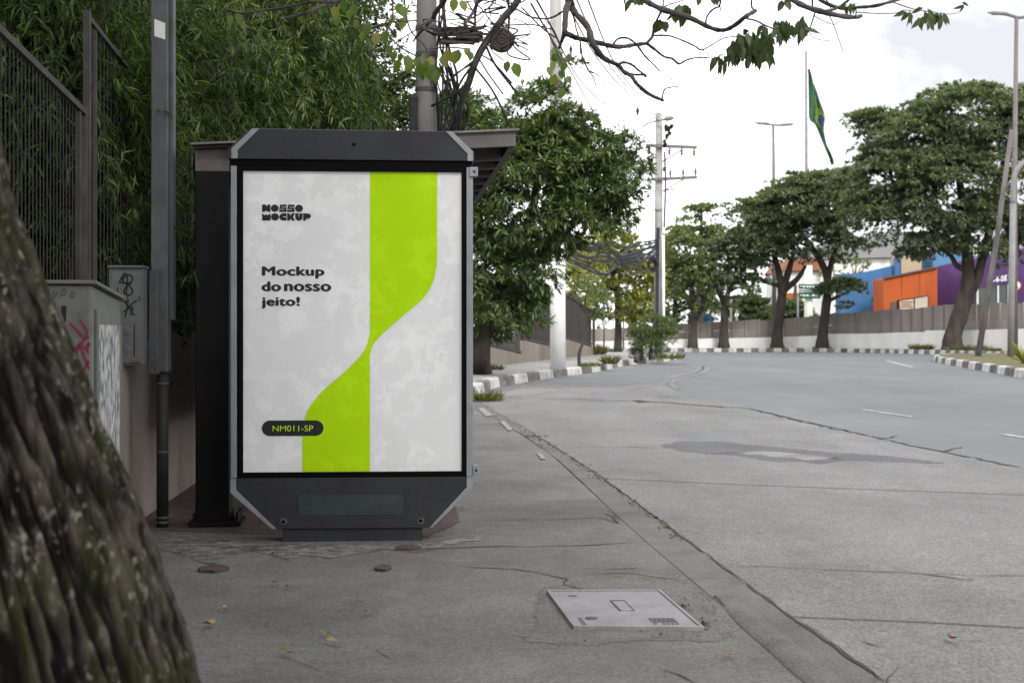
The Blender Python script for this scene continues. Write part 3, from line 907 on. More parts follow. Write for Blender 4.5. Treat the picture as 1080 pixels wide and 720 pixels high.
D = .23
b = MB(); plate(b, [(265, 136.4), (477, 137.6), (500, 160), (500, 169.2), (241.5, 168.6), (241.5, 159)], 0, D); b.build('header', M['char'], panel, bevel=.004)
b = MB(); plate(b, [(244, 169.5), (498, 169.9), (498, 175.4), (244, 175)], .012, D - .01); b.build('header_lip', M['black'], panel)
b = MB()
plate(b, [(267, 137), (274.5, 137), (252, 159.5), (252, 168.4), (245.4, 168.4), (245.4, 158)], -.006, -.0005)
b.build('header_trim', M['alu'], panel, bevel=.0015); b = MB()
plate(b, [(470, 138), (476.5, 138), (499, 159), (499, 169), (493, 169), (493, 161.5)], -.006, -.0005)
b.build('header_trim', M['alu'], panel, bevel=.0015)
b = MB(); plate(b, [(371.5, 151), (375, 151), (375, 154), (371.5, 154)], -.004, -.0003); b.build('header_lock', M['black'], panel)
for x0, x1 in ((245, 251), (492, 498.8)):
    b = MB(); plate(b, [(x0, 176), (x1, 176), (x1, 503), (x0, 503)], -.008, D - .01); b.build('side_rail', M['alu'], panel, bevel=.002)
# display frame (ring) and backing
b = MB()
plate(b, [(251.2, 175.6), (491.8, 175.6), (491.8, 181), (251.2, 181)], 0, .05)
plate(b, [(251.2, 497.4), (491.8, 497.4), (491.8, 503), (251.2, 503)], 0, .05)
plate(b, [(251.2, 181.05), (257.4, 181.05), (257.4, 497.35), (251.2, 497.35)], 0, .05)
plate(b, [(486.9, 181.05), (491.8, 181.05), (491.8, 497.35), (486.9, 497.35)], 0, .05)
b.build('display_frame', M['black'], panel)
b = MB(); plate(b, [(251.3, 175.8), (491.7, 175.8), (491.7, 502.8), (251.3, 502.8)], .055, D - .015); b.build('cabinet_back', M['char'], panel)
# lower apron
b = MB(); plate(b, [(250.5, 503.4), (491.6, 503.4), (491.6, 514), (452, 557), (292.5, 557), (250.5, 516)], 0, D); b.build('apron', M['char'], panel, bevel=.003)
b = MB()
plate(b, [(244.4, 503.6), (250, 503.6), (250.6, 516), (292, 556.6), (287.5, 556.6), (244.4, 518.5)], -.006, D - .004)
b.build('apron_trim', M['alu'], panel, bevel=.0015); b = MB()
plate(b, [(492, 503.6), (498.4, 503.6), (498.4, 515.5), (456, 556.6), (452.6, 556.6), (492, 514.2)], -.006, D - .004)
b.build('apron_trim', M['alu'], panel, bevel=.0015)
b = MB(); plate(b, [(298.5, 557.4), (445.5, 557.4), (445.5, 572), (298.5, 572)], .018, D - .02); b.build('plinth', M['char'], panel, bevel=.002)
b = MB(); plate(b, [(315.4, 521.5), (425, 521.5), (425, 542.8), (315.4, 542.8)], -.003, -.0004); b.build('plate', M['teal'], panel)
for x, y in ((299.8, 549), (443.6, 549.4)):
    b = MB()
    b.disc(lp(x, y, -.0003), 3.6 * S, (0, -1, 0), .004, 20)
    o = b.build('bolt', M['screw'], panel)
    b = MB(); b.disc(lp(x, y, -.0045), 1.9 * S, (0, -1, 0), .005, 6); b.build('bolt_head', M['black'], o)
for x0, x1, y0, y1 in ((495, 504, 175.6, 185.6), (498.9, 504, 491, 501.5)):
    b = MB(); plate(b, [(x0, y0), (x1, y0), (x1, y1), (x0, y1)], -.02, .03); o = b.build('hinge', M['alu'], panel, bevel=.002)
    b = MB(); b.disc(lp((x0 + x1) / 2 + .6, (y0 + y1) / 2, -.0205), 1.3 * S, (0, -1, 0), .002, 8); b.build('hinge_screw', M['black'], o)

# the poster
b = MB()
b.poly([lp(257.4, 181, .014), lp(487, 181, .014), lp(487, 497.4, .014), lp(257.4, 497.4, .014)])
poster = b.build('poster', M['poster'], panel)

def bez(p0, p1, p2, p3, n=14):
    out = []
    for i in range(n + 1):
        t = i / n; q = 1 - t
        out.append(tuple(q ** 3 * a + 3 * q * q * t * b_ + 3 * q * t * t * c + t ** 3 * d for a, b_, c, d in zip(p0, p1, p2, p3)))
    return out
right = [(461, 181.2)] + bez((461, 268), (461, 292), (455, 305), (443, 318)) + bez((426, 332), (418, 339), (409, 347), (402, 353)) + bez((399.5, 356), (392.5, 362), (390, 370), (390, 379)) + [(390, 497.2)]
left = [(319, 497.2)] + bez((319, 462), (319, 442), (324, 430), (334, 419)) + bez((340, 412), (350, 403), (366, 390), (373, 382.5)) + bez((377, 378.5), (385, 370), (390, 359), (390, 346)) + [(390, 181.2)]
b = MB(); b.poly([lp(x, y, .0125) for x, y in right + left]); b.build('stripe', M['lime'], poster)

def pill(x0, x1, y0, y1, n=12):
    r = (y1 - y0) / 2; cy = (y0 + y1) / 2
    pts = []
    for i in range(n + 1):
        t = -math.pi / 2 + math.pi * i / n
        pts.append((x1 - r + r * math.cos(t), cy + r * math.sin(t)))
    for i in range(n + 1):
        t = math.pi / 2 + math.pi * i / n
        pts.append((x0 + r + r * math.cos(t), cy + r * math.sin(t)))
    return pts
b = MB(); b.poly([lp(x, y, .011) for x, y in pill(276.8, 341.3, 443, 459.4)]); pl = b.build('pill', M['ink'], poster)

def text_mesh(s, bold=0.0, spacing=1.0):
    cu = bpy.data.curves.new('text', 'FONT')
    cu.body = s; cu.size = 1; cu.offset = bold; cu.space_character = spacing; cu.fill_mode = 'FRONT'; cu.resolution_u = 6
    ob = bpy.data.objects.new('text', cu); COL.objects.link(ob)
    dg = bpy.context.evaluated_depsgraph_get(); dg.update()
    me = bpy.data.meshes.new_from_object(ob.evaluated_get(dg))
    bpy.data.objects.remove(ob); bpy.data.curves.remove(cu)
    me.materials.clear()
    return me
def text_on(name, s, box, m, parent, fit, bold=.02, spacing=1.0, weight=.9):
    """box in panel pixels x0,x1,y0(top),y1(bottom); fit(px,py)->Vector"""
    me = text_mesh(s, bold, spacing)
    xs = [v.co.x for v in me.vertices]; zs = [v.co.y for v in me.vertices]
    x0, x1, y0, y1 = box
    for v in me.vertices:
        u = (v.co.x - min(xs)) / (max(xs) - min(xs)); w = (v.co.y - min(zs)) / (max(zs) - min(zs))
        v.co = fit(x0 + (x1 - x0) * u, y1 + (y0 - y1) * w)
    o = link(name, me, m, parent)
    if weight:                                   # heavier strokes: the same letters struck again a hair to each side
        b2_ = bmesh.new(); b2_.from_mesh(me)
        for k, (dx, dz) in enumerate(((-weight, 0), (weight, 0), (0, weight * .5), (0, -weight * .5))):
            d_ = bmesh.new(); d_.from_mesh(o.data)
            bmesh.ops.translate(d_, verts=d_.verts, vec=(dx * S, -.0002 * (k + 1), dz * S))
            tmp = bpy.data.meshes.new('t'); d_.to_mesh(tmp); d_.free(); b2_.from_mesh(tmp); bpy.data.meshes.remove(tmp)
        b2_.to_mesh(me); b2_.free()
    return o
ft = lambda y: (lambda a, b_: lp(a, b_, y))
text_on('lettering', 'Mockup', (277.6, 341.4, 281.4, 293.4), M['ink'], poster, ft(.012), .0, 1.05)
text_on('lettering', 'do', (277.3, 296.1, 297.2, 306.9), M['ink'], poster, ft(.012), .0, 1.05)
text_on('lettering', 'nosso', (300.8, 348.5, 299.6, 306.9), M['ink'], poster, ft(.012), .0, 1.05)
text_on('lettering', 'jeito!', (277.0, 315.7, 313.2, 325.2), M['ink'], poster, ft(.012), .0, 1.06)
M['limeink'] = mat('lime_ink', (.42, .6, .02), None, rough=.6)
text_on('pill_lettering', 'NM011-SP', (288, 330.5, 448.4, 454.4), M['limeink'], pl, ft(.010), 0.0, 1.0, 0)

# the block logo: NOSSO / MOCKUP in solid letter shapes
def circ(cx, cy, rx, ry, a0=0, a1=360, n=18):
    return [(cx + rx * math.cos(R(a0 + (a1 - a0) * i / n)), cy - ry * math.sin(R(a0 + (a1 - a0) * i / n))) for i in range(n + 1)]
lg = MB(); slit = MB()
def cell(pts, x, y, w, h): plate_pts = [lp(x + u * w, y + (1 - v) * h, .012) for u, v in pts]; lg.poly(plate_pts)
slits = []
def cut(pts, x, y, w, h):
    q_ = MB(); q_.poly([lp(x + u * w, y + (1 - v) * h, .0112) for u, v in pts]); slits.append(q_)
sq = [(0, 0), (1, 0), (1, 1), (0, 1)]
y1, h1 = 216, 7.8; y2, h2 = 225.1, 7.8
cell([(0, 0), (.3, 0), (.5, .2), (.62, 0), (1, 0), (1, 1), (.72, 1), (.55, .78), (.4, 1), (0, 1)], 277, y1, 8.7, h1)
def oval(x, y, w, h): lg.poly([lp(a, b_, .012) for a, b_ in circ(x + w / 2, y + h / 2, w / 2, h / 2)[:-1]])
oval(286.1, y1, 8.3, h1)
for sx in (294.9, 303.2):
    cell([(0, .5), (.1, .78), (.1, 1), (1, 1), (1, .62), (.93, .5), (1, .38), (1, 0), (0, 0), (0, .3)], sx, y1, 7.8, h1)
    cut([(.3, .63), (1.02, .63), (1.02, .68), (.3, .68)], sx, y1, 7.8, h1); cut([(-.02, .32), (.7, .32), (.7, .37), (-.02, .37)], sx, y1, 7.8, h1)
oval(311.4, y1, 8.4, h1)
cell([(0, 0), (1, 0), (1, 1), (.7, .72), (.5, .86), (.3, .72), (0, 1)], 277, y2, 8.9, h2)
oval(286.2, y2, 8.5, h2)
lg.poly([lp(a, b_, .012) for a, b_ in circ(295 + 4.2, y2 + h2 / 2, 4.2, h2 / 2, 90, 270) + [(302.6, y2 + h2), (302.6, y2)]])
cut([(.55, .47), (1.02, .47), (1.02, .55), (.55, .55)], 295, y2, 7.6, h2)
cell([(0, 0), (.3, 0), (.42, .28), (.62, 0), (1, 0), (.76, .5), (1, 1), (.62, 1), (.42, .72), (.3, 1), (0, 1)], 303.2, y2, 8.2, h2)
lg.poly([lp(a, b_, .012) for a, b_ in [(319.4, y2)] + [(311.6, y2)] + circ(315.5, y2 + h2 * .5, 3.9, h2 * .5, 180, 360)])
cut([(.47, .55), (.53, .55), (.53, 1.02), (.47, 1.02)], 311.6, y2, 7.8, h2)
lg.poly([lp(a, b_, .012) for a, b_ in [(319.9, y2 + h2), (319.9, y2)] + circ(324.4, y2 + h2 * .37, 3.7, h2 * .37, 90, -90) + [(322.8, y2 + h2 * .74), (322.8, y2 + h2)]])
lgo = lg.build('logo', M['ink'], poster)
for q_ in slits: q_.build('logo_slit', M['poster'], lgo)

# ================================================================== BUS SHELTER
ang = math.atan2(.088, 1)
sh_root = Vector((-1.745, 8.33, 0))
sh = thing('bus_shelter', 'bus shelter with flat ribbed roof and dark steel post behind the advertising panel', 'bus shelter', sh_root, ang)
for v in (0, 3.05):
    b = MB(); b.box(-.097, .097, v - .09, v + .09, .02, 2.06); po = b.build('post', M['post'], sh, bevel=.008)
    b = MB(); b.box(-.13, .17, v - .15, v + .15, .014, .035)
    for sx in (-.1, .1, .145):
        b.box(sx - .006, sx + .006, v - .13, v + .13, .0355, .085)
    b.build('base_plate', M['post'], po)
    b = MB(); b.box(-.097, .097, v - .088, v + .088, 2.062, 2.2); b.build('post_top', M['primer'], po)
    b = MB(); b.box(.099, .24, v - .02, v + .02, 1.95, 2.118); b.build('bracket', M['primer'], po)
    for zz in (1.99, 2.05, 2.09):
        b = MB(); b.disc((.16, v - .021, zz), .012, (0, -1, 0), .012, 6); b.build('bracket_bolt', M['rust'], po)
zr = lambda u: 2.122 + .108 * (u + .13) / 1.93
def roofbox(mb, u0, u1, v0, v1, h0, h1):
    vs = []
    for u, v, h in ((u0, v0, h0), (u1, v0, h0), (u1, v1, h0), (u0, v1, h0), (u0, v0, h1), (u1, v0, h1), (u1, v1, h1), (u0, v1, h1)):
        vs.append((u, v, zr(u) + h))
    mb.add(vs, [(0, 3, 2, 1), (4, 5, 6, 7), (0, 1, 5, 4), (1, 2, 6, 5), (2, 3, 7, 6), (3, 0, 4, 7)])
b = MB(); roofbox(b, -.1, 1.76, -.14, 3.5, .06, .075); roof = b.build('roof', M['roofdark'], sh)
b = MB(); roofbox(b, .12, 1.76, -.16, -.12, -.01, .085); b.build('front_fascia', M['roofgrey'], roof)
b = MB(); roofbox(b, -.11, 1.78, -.18, -.1, .078, .09); b.build('drip_edge', M['primer'], roof)
b = MB(); roofbox(b, 1.72, 1.76, -.117, 3.5, -.015, .058); b.build('side_fascia', M['roofgrey'], roof)
for k in range(7):
    v = .35 + k * .48
    b = MB(); roofbox(b, .11, 1.715, v - .03, v + .03, -.03, .058); b.build('roof_rib', M['roofgrey'], roof)
b = MB(); roofbox(b, -.09, .09, .1, 2.95, -.06, .057); b.build('roof_beam', M['primer'], roof)
b = MB(); b.box(.02, .42, .5, 2.7, .43, .47); be = b.build('bench_seat', M['post'], sh)
for v in (.7, 2.5):
    b = MB(); b.box(.18, .26, v - .03, v + .03, .02, .428); b.build('bench_leg', M['post'], be)
b = MB(); b.box(-.02, .0, .3, 2.85, .55, 1.75); b.build('back_panel', M['post'], sh)

# ================================================================== METER POST, METER BOX, CABINET
pr = Vector((-2.02, 8.2, 0))
mp = thing('utility_post', 'galvanised steel channel post on a black conduit with a meter box on it', 'utility post', pr)
sM = 8.2 / F
z392 = CH + (HY - 392) * sM
b = MB(); b.box(-.05, .045, -.045, .045, z392, 4.2); cp = b.build('channel_post', M['galv'], mp, bevel=.004)
b = MB(); b.box(.047, .068, -.01, .06, z392 + .3, 4.2); b.build('channel_lip', M['galv'], cp)
b = MB(); b.tube([(.005, 0, 0), (.005, 0, z392)], .034, 14)
b.build('conduit', M['blackpipe'], mp, smooth=True)
for py in (404, 476, 545, 550):
    z = CH + (HY - py) * sM
    b = MB(); b.tube([(.005, 0, z - .006), (.005, 0, z + .006)], .0385, 14); b.build('pipe_band', M['galv'], mp)
b = MB()
zt, zb = CH + (HY - 282) * sM, CH + (HY - 394) * sM
b.box(-.055, .0, -.075, -.047, zb, zt - .02); b.build('box_bracket', M['galv'], mp, bevel=.003)
for py in (304, 372, 388):
    b = MB(); b.disc((-.02, -.0752, CH + (HY - py) * sM), .008, (0, -1, 0), .01, 6); b.build('bracket_bolt', M['screw'], mp)
b = MB()
stp = P(594 / 3.6, 0, 8.15)
sx0, sx1 = (594 / 3.6 - CX) * sM - pr.x, (636 / 3.6 - CX) * sM - pr.x
za, zb2 = CH + (HY - 22) * sM, CH + (HY - 40) * sM
b.prism([(sx0, -.0475, za), (sx1 - .002, -.0475, za - .025), (sx1 - .002, -.0475, zb2 - .02), (sx0, -.0475, zb2)], (0, .002, 0))
b.build('sticker', M['sticker'], cp)
br_ = Vector((-2.17, 8.08, CH + (HY - 385) * 8.08 / F))
bx = thing('meter_box', 'grey metal meter box with black graffiti tag bolted to the galvanised post', 'meter box', br_, R(4))
hb = 102 * 8.08 / F
b = MB(); b.box(-.1, .088, -.09, .07, 0, hb); b.build('body', M['box'], bx, bevel=.006)
b = MB(); b.box(-.085, .076, -.1, -.0905, .015, hb - .02); dr = b.build('door', M['box'], bx, bevel=.003)
b = MB(); b.box(-.105, .094, -.11, .075, hb + .0005, hb + .012); b.build('lid', M['box'], bx)
for zz in (.095, .195):
    b = MB(); b.tube([(.0, -.1005, zz), (.0, -.104, zz)], [.024, .016], 18); b.build('round_window', M['box'], dr)
def stroke(mb, pts, w, y, fit):
    """flat ribbon through points (panel-like coordinates) on a plane y = const"""
    pts = smoothline([Vector((p[0], 0, p[1])) for p in pts], 5)
    n = len(pts); vs = []
    for i, p in enumerate(pts):
        t = (pts[min(i + 1, n - 1)] - pts[max(i - 1, 0)])
        if t.length < 1e-6: t = Vector((1, 0, 0))
        t.normalize(); s = Vector((-t.z, 0, t.x)) * w / 2
        vs += [fit(p.x + s.x, p.z + s.z), fit(p.x - s.x, p.z - s.z)]
    mb.add(vs, [(2 * i, 2 * i + 1, 2 * i + 3, 2 * i + 2) for i in range(n - 1)])
# crop coordinates of the tag: x 405..545, y 85..555 on the box 388..565
sB = .188 / (545 - 388)
fb = lambda x, y: Vector((-.1 + (x - 388) * sB, -.1015, hb - (y - 62) * hb / 490))
g = MB()
for pts in ([(440, 130), (465, 90), (475, 120), (470, 195)], [(435, 135), (480, 140), (500, 120), (490, 100), (465, 105), (455, 130), (490, 160), (500, 185), (480, 200), (460, 185), (470, 160), (495, 140)],
            [(410, 245), (440, 225), (470, 240), (500, 290), (510, 300)], [(415, 200), (418, 235)], [(520, 225), (480, 260), (465, 310)], [(470, 225), (475, 265), (455, 285)], [(480, 265), (500, 260), (490, 300)],
            [(430, 160), (428, 330)], [(530, 205), (530, 230)], [(508, 345), (507, 510)], [(412, 250), (405, 410)], [(475, 200), (480, 240)]):
    stroke(g, pts, 7.5 if len(pts) > 2 else 5, 0, fb)
g.build('graffiti', M['blackspray'], dr)

cb = Vector((-1.654, 5.6, 0))
cab = thing('street_cabinet', 'grey green street cabinet with magenta graffiti and torn white posters beside the mossy tree', 'utility cabinet', cb, math.atan2(.191, 1.1))
b = MB()
W_, D_, H0, H1 = -.38, 1.1, 1.315, 1.28
b.add([(W_, 0, 0), (0, 0, 0), (0, D_, 0), (W_, D_, 0), (W_, 0, H0), (0, 0, H0), (0, D_, H1), (W_, D_, H1)], [(0, 3, 2, 1), (4, 5, 6, 7), (0, 1, 5, 4), (1, 2, 6, 5), (2, 3, 7, 6), (3, 0, 4, 7)])
b.build('body', M['cab'], cab, bevel=.012)
b = MB()
b.add([(W_ - .02, -.02, H0 + .003), (.02, -.02, H0 + .003), (.02, D_ + .02, H1 + .003), (W_ - .02, D_ + .02, H1 + .003), (W_ - .02, -.02, H0 + .018), (.02, -.02, H0 + .018), (.02, D_ + .02, H1 + .018), (W_ - .02, D_ + .02, H1 + .018),
       ], [(0, 3, 2, 1), (4, 5, 6, 7), (0, 1, 5, 4), (1, 2, 6, 5), (2, 3, 7, 6), (3, 0, 4, 7)])
b.build('lid', M['cab'], cab, bevel=.004)
b = MB(); b.box(.0005, .012, .08, D_ - .1, .1, H1 - .06); sd = b.build('side_door', M['cab'], cab, bevel=.003)
b = MB(); b.box(.0123, .0145, .13, D_ - .17, .12, H1 - .12); b.build('torn_poster', M['paper'], sd)
sC = 5.6 / F / 4.8
fc = lambda x, y: Vector(((x - 228) * sC, -.0025, H0 - (y - 137) * sC))
g = MB()
for pts in ([(118, 328), (150, 360), (190, 405), (205, 375), (185, 340), (170, 312)], [(215, 400), (180, 425), (190, 460), (215, 430), (205, 470), (215, 480)], [(140, 470), (165, 440), (150, 500), (160, 560)], [(165, 430), (190, 500), (215, 560)], [(185, 600), (200, 620), (205, 660)], [(130, 470), (145, 530)], [(215, 520), (190, 570), (205, 600)]):
    stroke(g, pts, 11, 0, fc)
g.build('magenta_graffiti', M['magenta'], cab)
g = MB()
for pts, w in (([(92, 243), (90, 320)], 24), ([(70, 325), (88, 350), (85, 390)], 7), ([(95, 300), (88, 360)], 7), ([(115, 460), (112, 485)], 12), ([(40, 165), (48, 200), (62, 170)], 3), ([(70, 200), (85, 165), (100, 160), (95, 190), (80, 185)], 3), ([(125, 180), (140, 175), (138, 200), (125, 200), (125, 180)], 3)):
    stroke(g, pts, w, 0, fc)
g.build('graffiti', M['blackspray'], cab)

# ================================================================== MANHOLE LID
c4 = gp([(576.5, 627), (698, 626.3), (745, 667), (605, 666)])
mr_ = (c4[0] + c4[1] + c4[2] + c4[3]) / 4
mh = thing('manhole_cover', 'rectangular worn iron manhole lid set in the pavement', 'manhole cover', mr_)
def bil(u, v, z):
    p = c4[3].lerp(c4[2], u).lerp(c4[0].lerp(c4[1], u), v) - mr_
    return Vector((p.x, p.y, z))
def mplate(name, u0, u1, v0, v1, z0, z1, m, parent=mh):
    b = MB(); b.prism([bil(u0, v0, z0), bil(u1, v0, z0), bil(u1, v1, z0), bil(u0, v1, z0)], (0, 0, z1 - z0))
    return b.build(name, m, parent)
lid = mplate('lid', .035, .955, .03, .97, -.01, .018, M['iron'])
fr = MB()
for u0, u1, v0, v1 in ((0, .03, 0, 1), (.96, .985, 0, 1), (.03, .96, 0, .025), (.03, .96, .975, 1)):
    fr.prism([bil(u0, v0, -.01), bil(u1, v0, -.01), bil(u1, v1, -.01), bil(u0, v1, -.01)], (0, 0, .022 + .01))
fr.build('frame', M['iron'], mh)
b = MB(); b.prism([bil(.99, .02, -.01), bil(1.02, .02, -.01), bil(1.02, .95, -.01), bil(.99, .95, -.01)], (0, 0, .022)); b.build('outer_rail', M['rust'], mh)
mplate('recess', .47, .58, .42, .68, .0185, .0205, M['iron'], lid)
mplate('recess_edge', .465, .475, .41, .69, .0185, .022, M['rust'], lid); mplate('recess_edge', .575, .585, .41, .69, .0185, .022, M['rust'], lid)
mplate('recess_edge', .476, .574, .675, .695, .0185, .022, M['rust'], lid)
mplate('lift_slot', .15, .22, .82, .85, .0185, .0192, M['crack'], lid); mplate('lift_slot', .08, .115, .05, .24, .0185, .0192, M['rust'], lid)
b = MB(); b.disc(bil(.19, .22, .0183), .025, (0, 0, 1), .003, 16); b.build('lift_eye', M['rust'], lid)
for i in range(6):
    mplate('embossing', .635 + i * .034, .66 + i * .034, .13, .22, .0185, .021, M['rust'], lid)
    if i % 5 != 1: mplate('embossing', .635 + i * .034, .655 + i * .034, .08, .1, .0185, .021, M['rust'], lid)
mplate('hinge', 1.025, 1.06, .1, .16, .0, .026, M['rust']); mplate('hinge', 1.025, 1.05, .55, .6, .0, .022, M['rust'])

# ================================================================== LITTER ON THE PAVEMENT
def dead_leaf(px, py, size, m, label, rz):
    p = G(px, py, .018)
    b = MB(p)
    n = 9; vs = []
    sh_ = random.random()
    for i in range(n):
        t = 2 * math.pi * i / n
        r = size * 1.3 * (.35 + .65 * abs(math.cos(t / 1)) ** .7) * random.uniform(.75, 1.15)
        x, y = r * math.cos(t), r * .55 * math.sin(t)
        z = .006 + size * .5 * abs(math.cos(t)) * random.uniform(.2, 1.1)
        vs.append(p + Vector((x * math.cos(rz) - y * math.sin(rz), x * math.sin(rz) + y * math.cos(rz), z)))
    c = p + Vector((0, 0, .004))
    b.add(vs + [c], [(i, (i + 1) % n, n) for i in range(n)])
    o = b.build('fallen_leaf', m)
    o.location = p
    return tag(o, label, 'leaf', 'fallen leaves on the pavement')
Ly, Ld = M['leafy_yellow'], M['leafy_dead']
for a in ((221, 659, .035, Ly, 'curled pale yellow leaf on the pavement nearest the mossy tree'),
          (238, 642, .02, Ly, 'small upright yellow leaf just behind the curled one near the tree'),
          (282, 656, .02, Ld, 'small dark brown leaf alone in front of the panel plinth'),
          (353, 677, .034, Ly, 'flat tan leaf with ragged edge in the middle of the near pavement'),
          (302, 689, .03, Ld, 'long olive brown leaf nearest the bottom of the picture'),
          (391, 646, .028, Ld, 'faded brown leaf lying between the tan leaf and the panel'),
          (379, 635, .014, Ld, 'tiny black leaf scrap in the middle of the pavement'),
          (289, 615, .022, Ld, 'thin dark leaf close to the broken concrete edge'),
          (303, 619, .02, Ld, 'orange brown leaf beside the thin dark leaf'),
          (770, 691, .022, Ld, 'dark leaf on the concrete right of the manhole lid'),
          (718, 535, .0, None, ''),
          (489, 536, .03, Ly, 'yellow leaf on the pavement right of the panel apron'),
          (344, 669, .024, Ld, 'thin brown sliver of leaf beside the tan leaf'),
          (1004, 674, .03, mat('red_leaf', (.3, .12, .06), (.2, .09, .05), 30), 'reddish leaf out on the bus bay concrete')):
    if a[3] is not None: dead_leaf(*a, random.uniform(0, 3.1))
def fragment(px0, px1, py0, py1, label):
    p = G((px0 + px1) / 2, py1, .012)
    s = p.y / F
    w = (px1 - px0) * s
    b = MB(p)
    n = 10; pts = []
    for i in range(n):
        t = 2 * math.pi * i / n
        pts.append(p + Vector((w / 2 * math.cos(t) * random.uniform(.8, 1.1), .09 * math.sin(t) * random.uniform(.7, 1.2) + .08, -.005)))
    b.prism(pts, (0, 0, .013))
    o = b.build('brick_fragment', M['brick']); o.location = p
    tag(o, label, 'brick fragment', 'brick fragments sunk in the pavement')
fragment(206, 238, 597, 603, 'long reddish brick fragment sunk in the pavement left of the plinth')
fragment(394, 412, 598, 602, 'short reddish brick fragment sunk in the pavement under the panel')
fragment(415, 442, 577, 580, 'thin dark brick fragment against the broken concrete edge')
gl = MB()
for i in range(260):
    t = random.random()
    base_ = [(508, 424), (560, 459), (600, 482), (640, 509), (722, 571)]
    k = min(3, int(t * 4)); u = t * 4 - k
    px = base_[k][0] + (base_[k + 1][0] - base_[k][0]) * u + random.gauss(0, 3); py = base_[k][1] + (base_[k + 1][1] - base_[k][1]) * u + random.gauss(0, 1.2)
    p = G(px, py, .016); r = random.uniform(.006, .022)
    an_ = random.uniform(0, 6.3); dx, dy = math.cos(an_) * r, math.sin(an_) * r
    gl.add([p + Vector((-dx, -dy, 0)), p + Vector((dy * .5, -dx * .5, .006)), p + Vector((dx, dy, .003)), p + Vector((-dy * .5, dx * .5, .008))], [(0, 1, 2), (0, 2, 3)])
o = gl.build('leaf_litter', mat('litter', (.3, .24, .13), (.12, .085, .05), 60, .95)); tag(o, 'fine dry leaf litter lying along the kerb crack', 'leaf litter', kind='stuff')
# crumbs around the lid
cbm = MB()
for i in range(90):
    if i < 50: px, py = random.gauss(738, 10), random.gauss(645, 14)
    elif i < 75: px, py = random.uniform(590, 740), random.gauss(671, 2)
    else: px, py = random.uniform(170, 480), random.gauss(580, 6)
    p = G(px, py, .012); r = random.uniform(.003, .011)
    vs = [p + Vector((random.uniform(-1, 1), random.uniform(-1, 1), random.uniform(-.3, .9))) * r for _ in range(5)]
    cbm.add(vs, [(0, 1, 2), (0, 2, 3), (0, 3, 4), (0, 4, 1), (1, 2, 4), (2, 3, 4)])
o = cbm.build('gravel', mat('gravel', (.16, .09, .075), (.32, .28, .25), 40, .95)); tag(o, 'loose crumbs and grit around the manhole lid and broken edge', 'gravel', kind='stuff')

# grass tufts
def tuft(name, label, p, r, h, n, m=None, cat='weeds', group=None, spread=1.0):
    p = Vector(p)
    ang_ = RNG.uniform(0, 2 * np.pi, n); rr = r * np.sqrt(RNG.uniform(0, 1, n))
    pos = np.stack([rr * np.cos(ang_), rr * np.sin(ang_), np.zeros(n)], 1)
    d = np.stack([np.cos(ang_) * .5 * spread, np.sin(ang_) * .5 * spread, np.ones(n)], 1) + RNG.normal(size=(n, 3)) * .25
    nr = RNG.normal(size=(n, 3))
    o = link(name, leaf_mesh(name, pos, d, h * RNG.uniform(.5, 1.1, n), np.full(n, h * .1), nr, curl=.3), m or M['leaf_grass'])
    o.location = p
    return tag(o, label, cat, group)
tuft('weed_tuft', 'dry green weed tuft in the gutter where the painted kerb begins', G(511, 423, .0), .28, .2, 240, group='weeds along the kerbs')
tuft('weed_tuft', 'small yellowish weed at the kerb crack between two joints', G(566, 461, .01), .12, .04, 70, group='weeds along the kerbs')
for px, py, r, h, lab in ((520, 390, .25, .16, 'weed tuft at the foot of the mango trunk'), (622, 386.5, .3, .16, 'weeds around the foot of the thin sapling'), (643, 384, .2, .3, 'tall weed clump on the kerb beyond the sapling'), (706, 378.5, .5, .25, 'weeds at the rounded tip of the left kerb'), (626, 374, .5, .5, 'leafy weeds at the far corner of the beige wall')):
    tuft('weed_tuft', lab, G(px, py, .19), r, h, 160, group='weeds along the kerbs')
# ================================================================== POLES AND CABLES
def pole_line(name, label, cat, base_px, Y, pts, m, n=12, part='shaft', z0=None, group=None):
    """pts: (px, py, radius m) from the foot up"""
    z = .19 if z0 is None else z0
    root = P(base_px, HY, Y); root.z = z
    t = thing(name, label, cat, root, 0, group)
    b = MB(root)
    pp = [Vector((P(x, HY, Y).x, Y, z if i == 0 else P(x, y, Y).z)) for i, (x, y, r) in enumerate(pts)]
    b.tube(pp, [r for _, _, r in pts], n)
    b.build(part, m, t, smooth=True)
    return t, root

# thick old pole behind the shelter, wrapped in cables
YC = 14.0
pc_, rc = pole_line('utility_pole', 'old weathered pole wrapped in black cables directly behind the bus shelter roof', 'utility pole', 449, YC,
                    [(449, 500, .115), (449, 140, .107), (450, 0, .1), (450, -170, .09)], M['poledark'], 16)
b = MB(rc)
for k in range(5):
    x0 = random.uniform(452, 472); x1 = random.uniform(458, 474)
    pts = [P(x0 + random.uniform(-14, 14), -60, YC - .1), P(x1, 40, YC - .16), P(x0 + random.uniform(-4, 14), 90, YC - .18), P(x1 + random.uniform(-4, 10), 160, YC - .17)]
    b.tube(smoothline(pts, 6), random.uniform(.008, .016), 6)
for k in range(12):
    x0 = random.uniform(462, 490)
    pts = [P(x0 - 12, 72 + random.uniform(-8, 8), YC - .12), P(x0 - 4, 95, YC - .14), P(x0 + random.uniform(-4, 10), 118, YC - .1), P(x0 + random.uniform(-8, 14), 165, YC - .1)]
    b.tube(smoothline(pts, 5), random.uniform(.006, .012), 5)
b.build('hanging_cables', M['cable'], pc_, smooth=True)
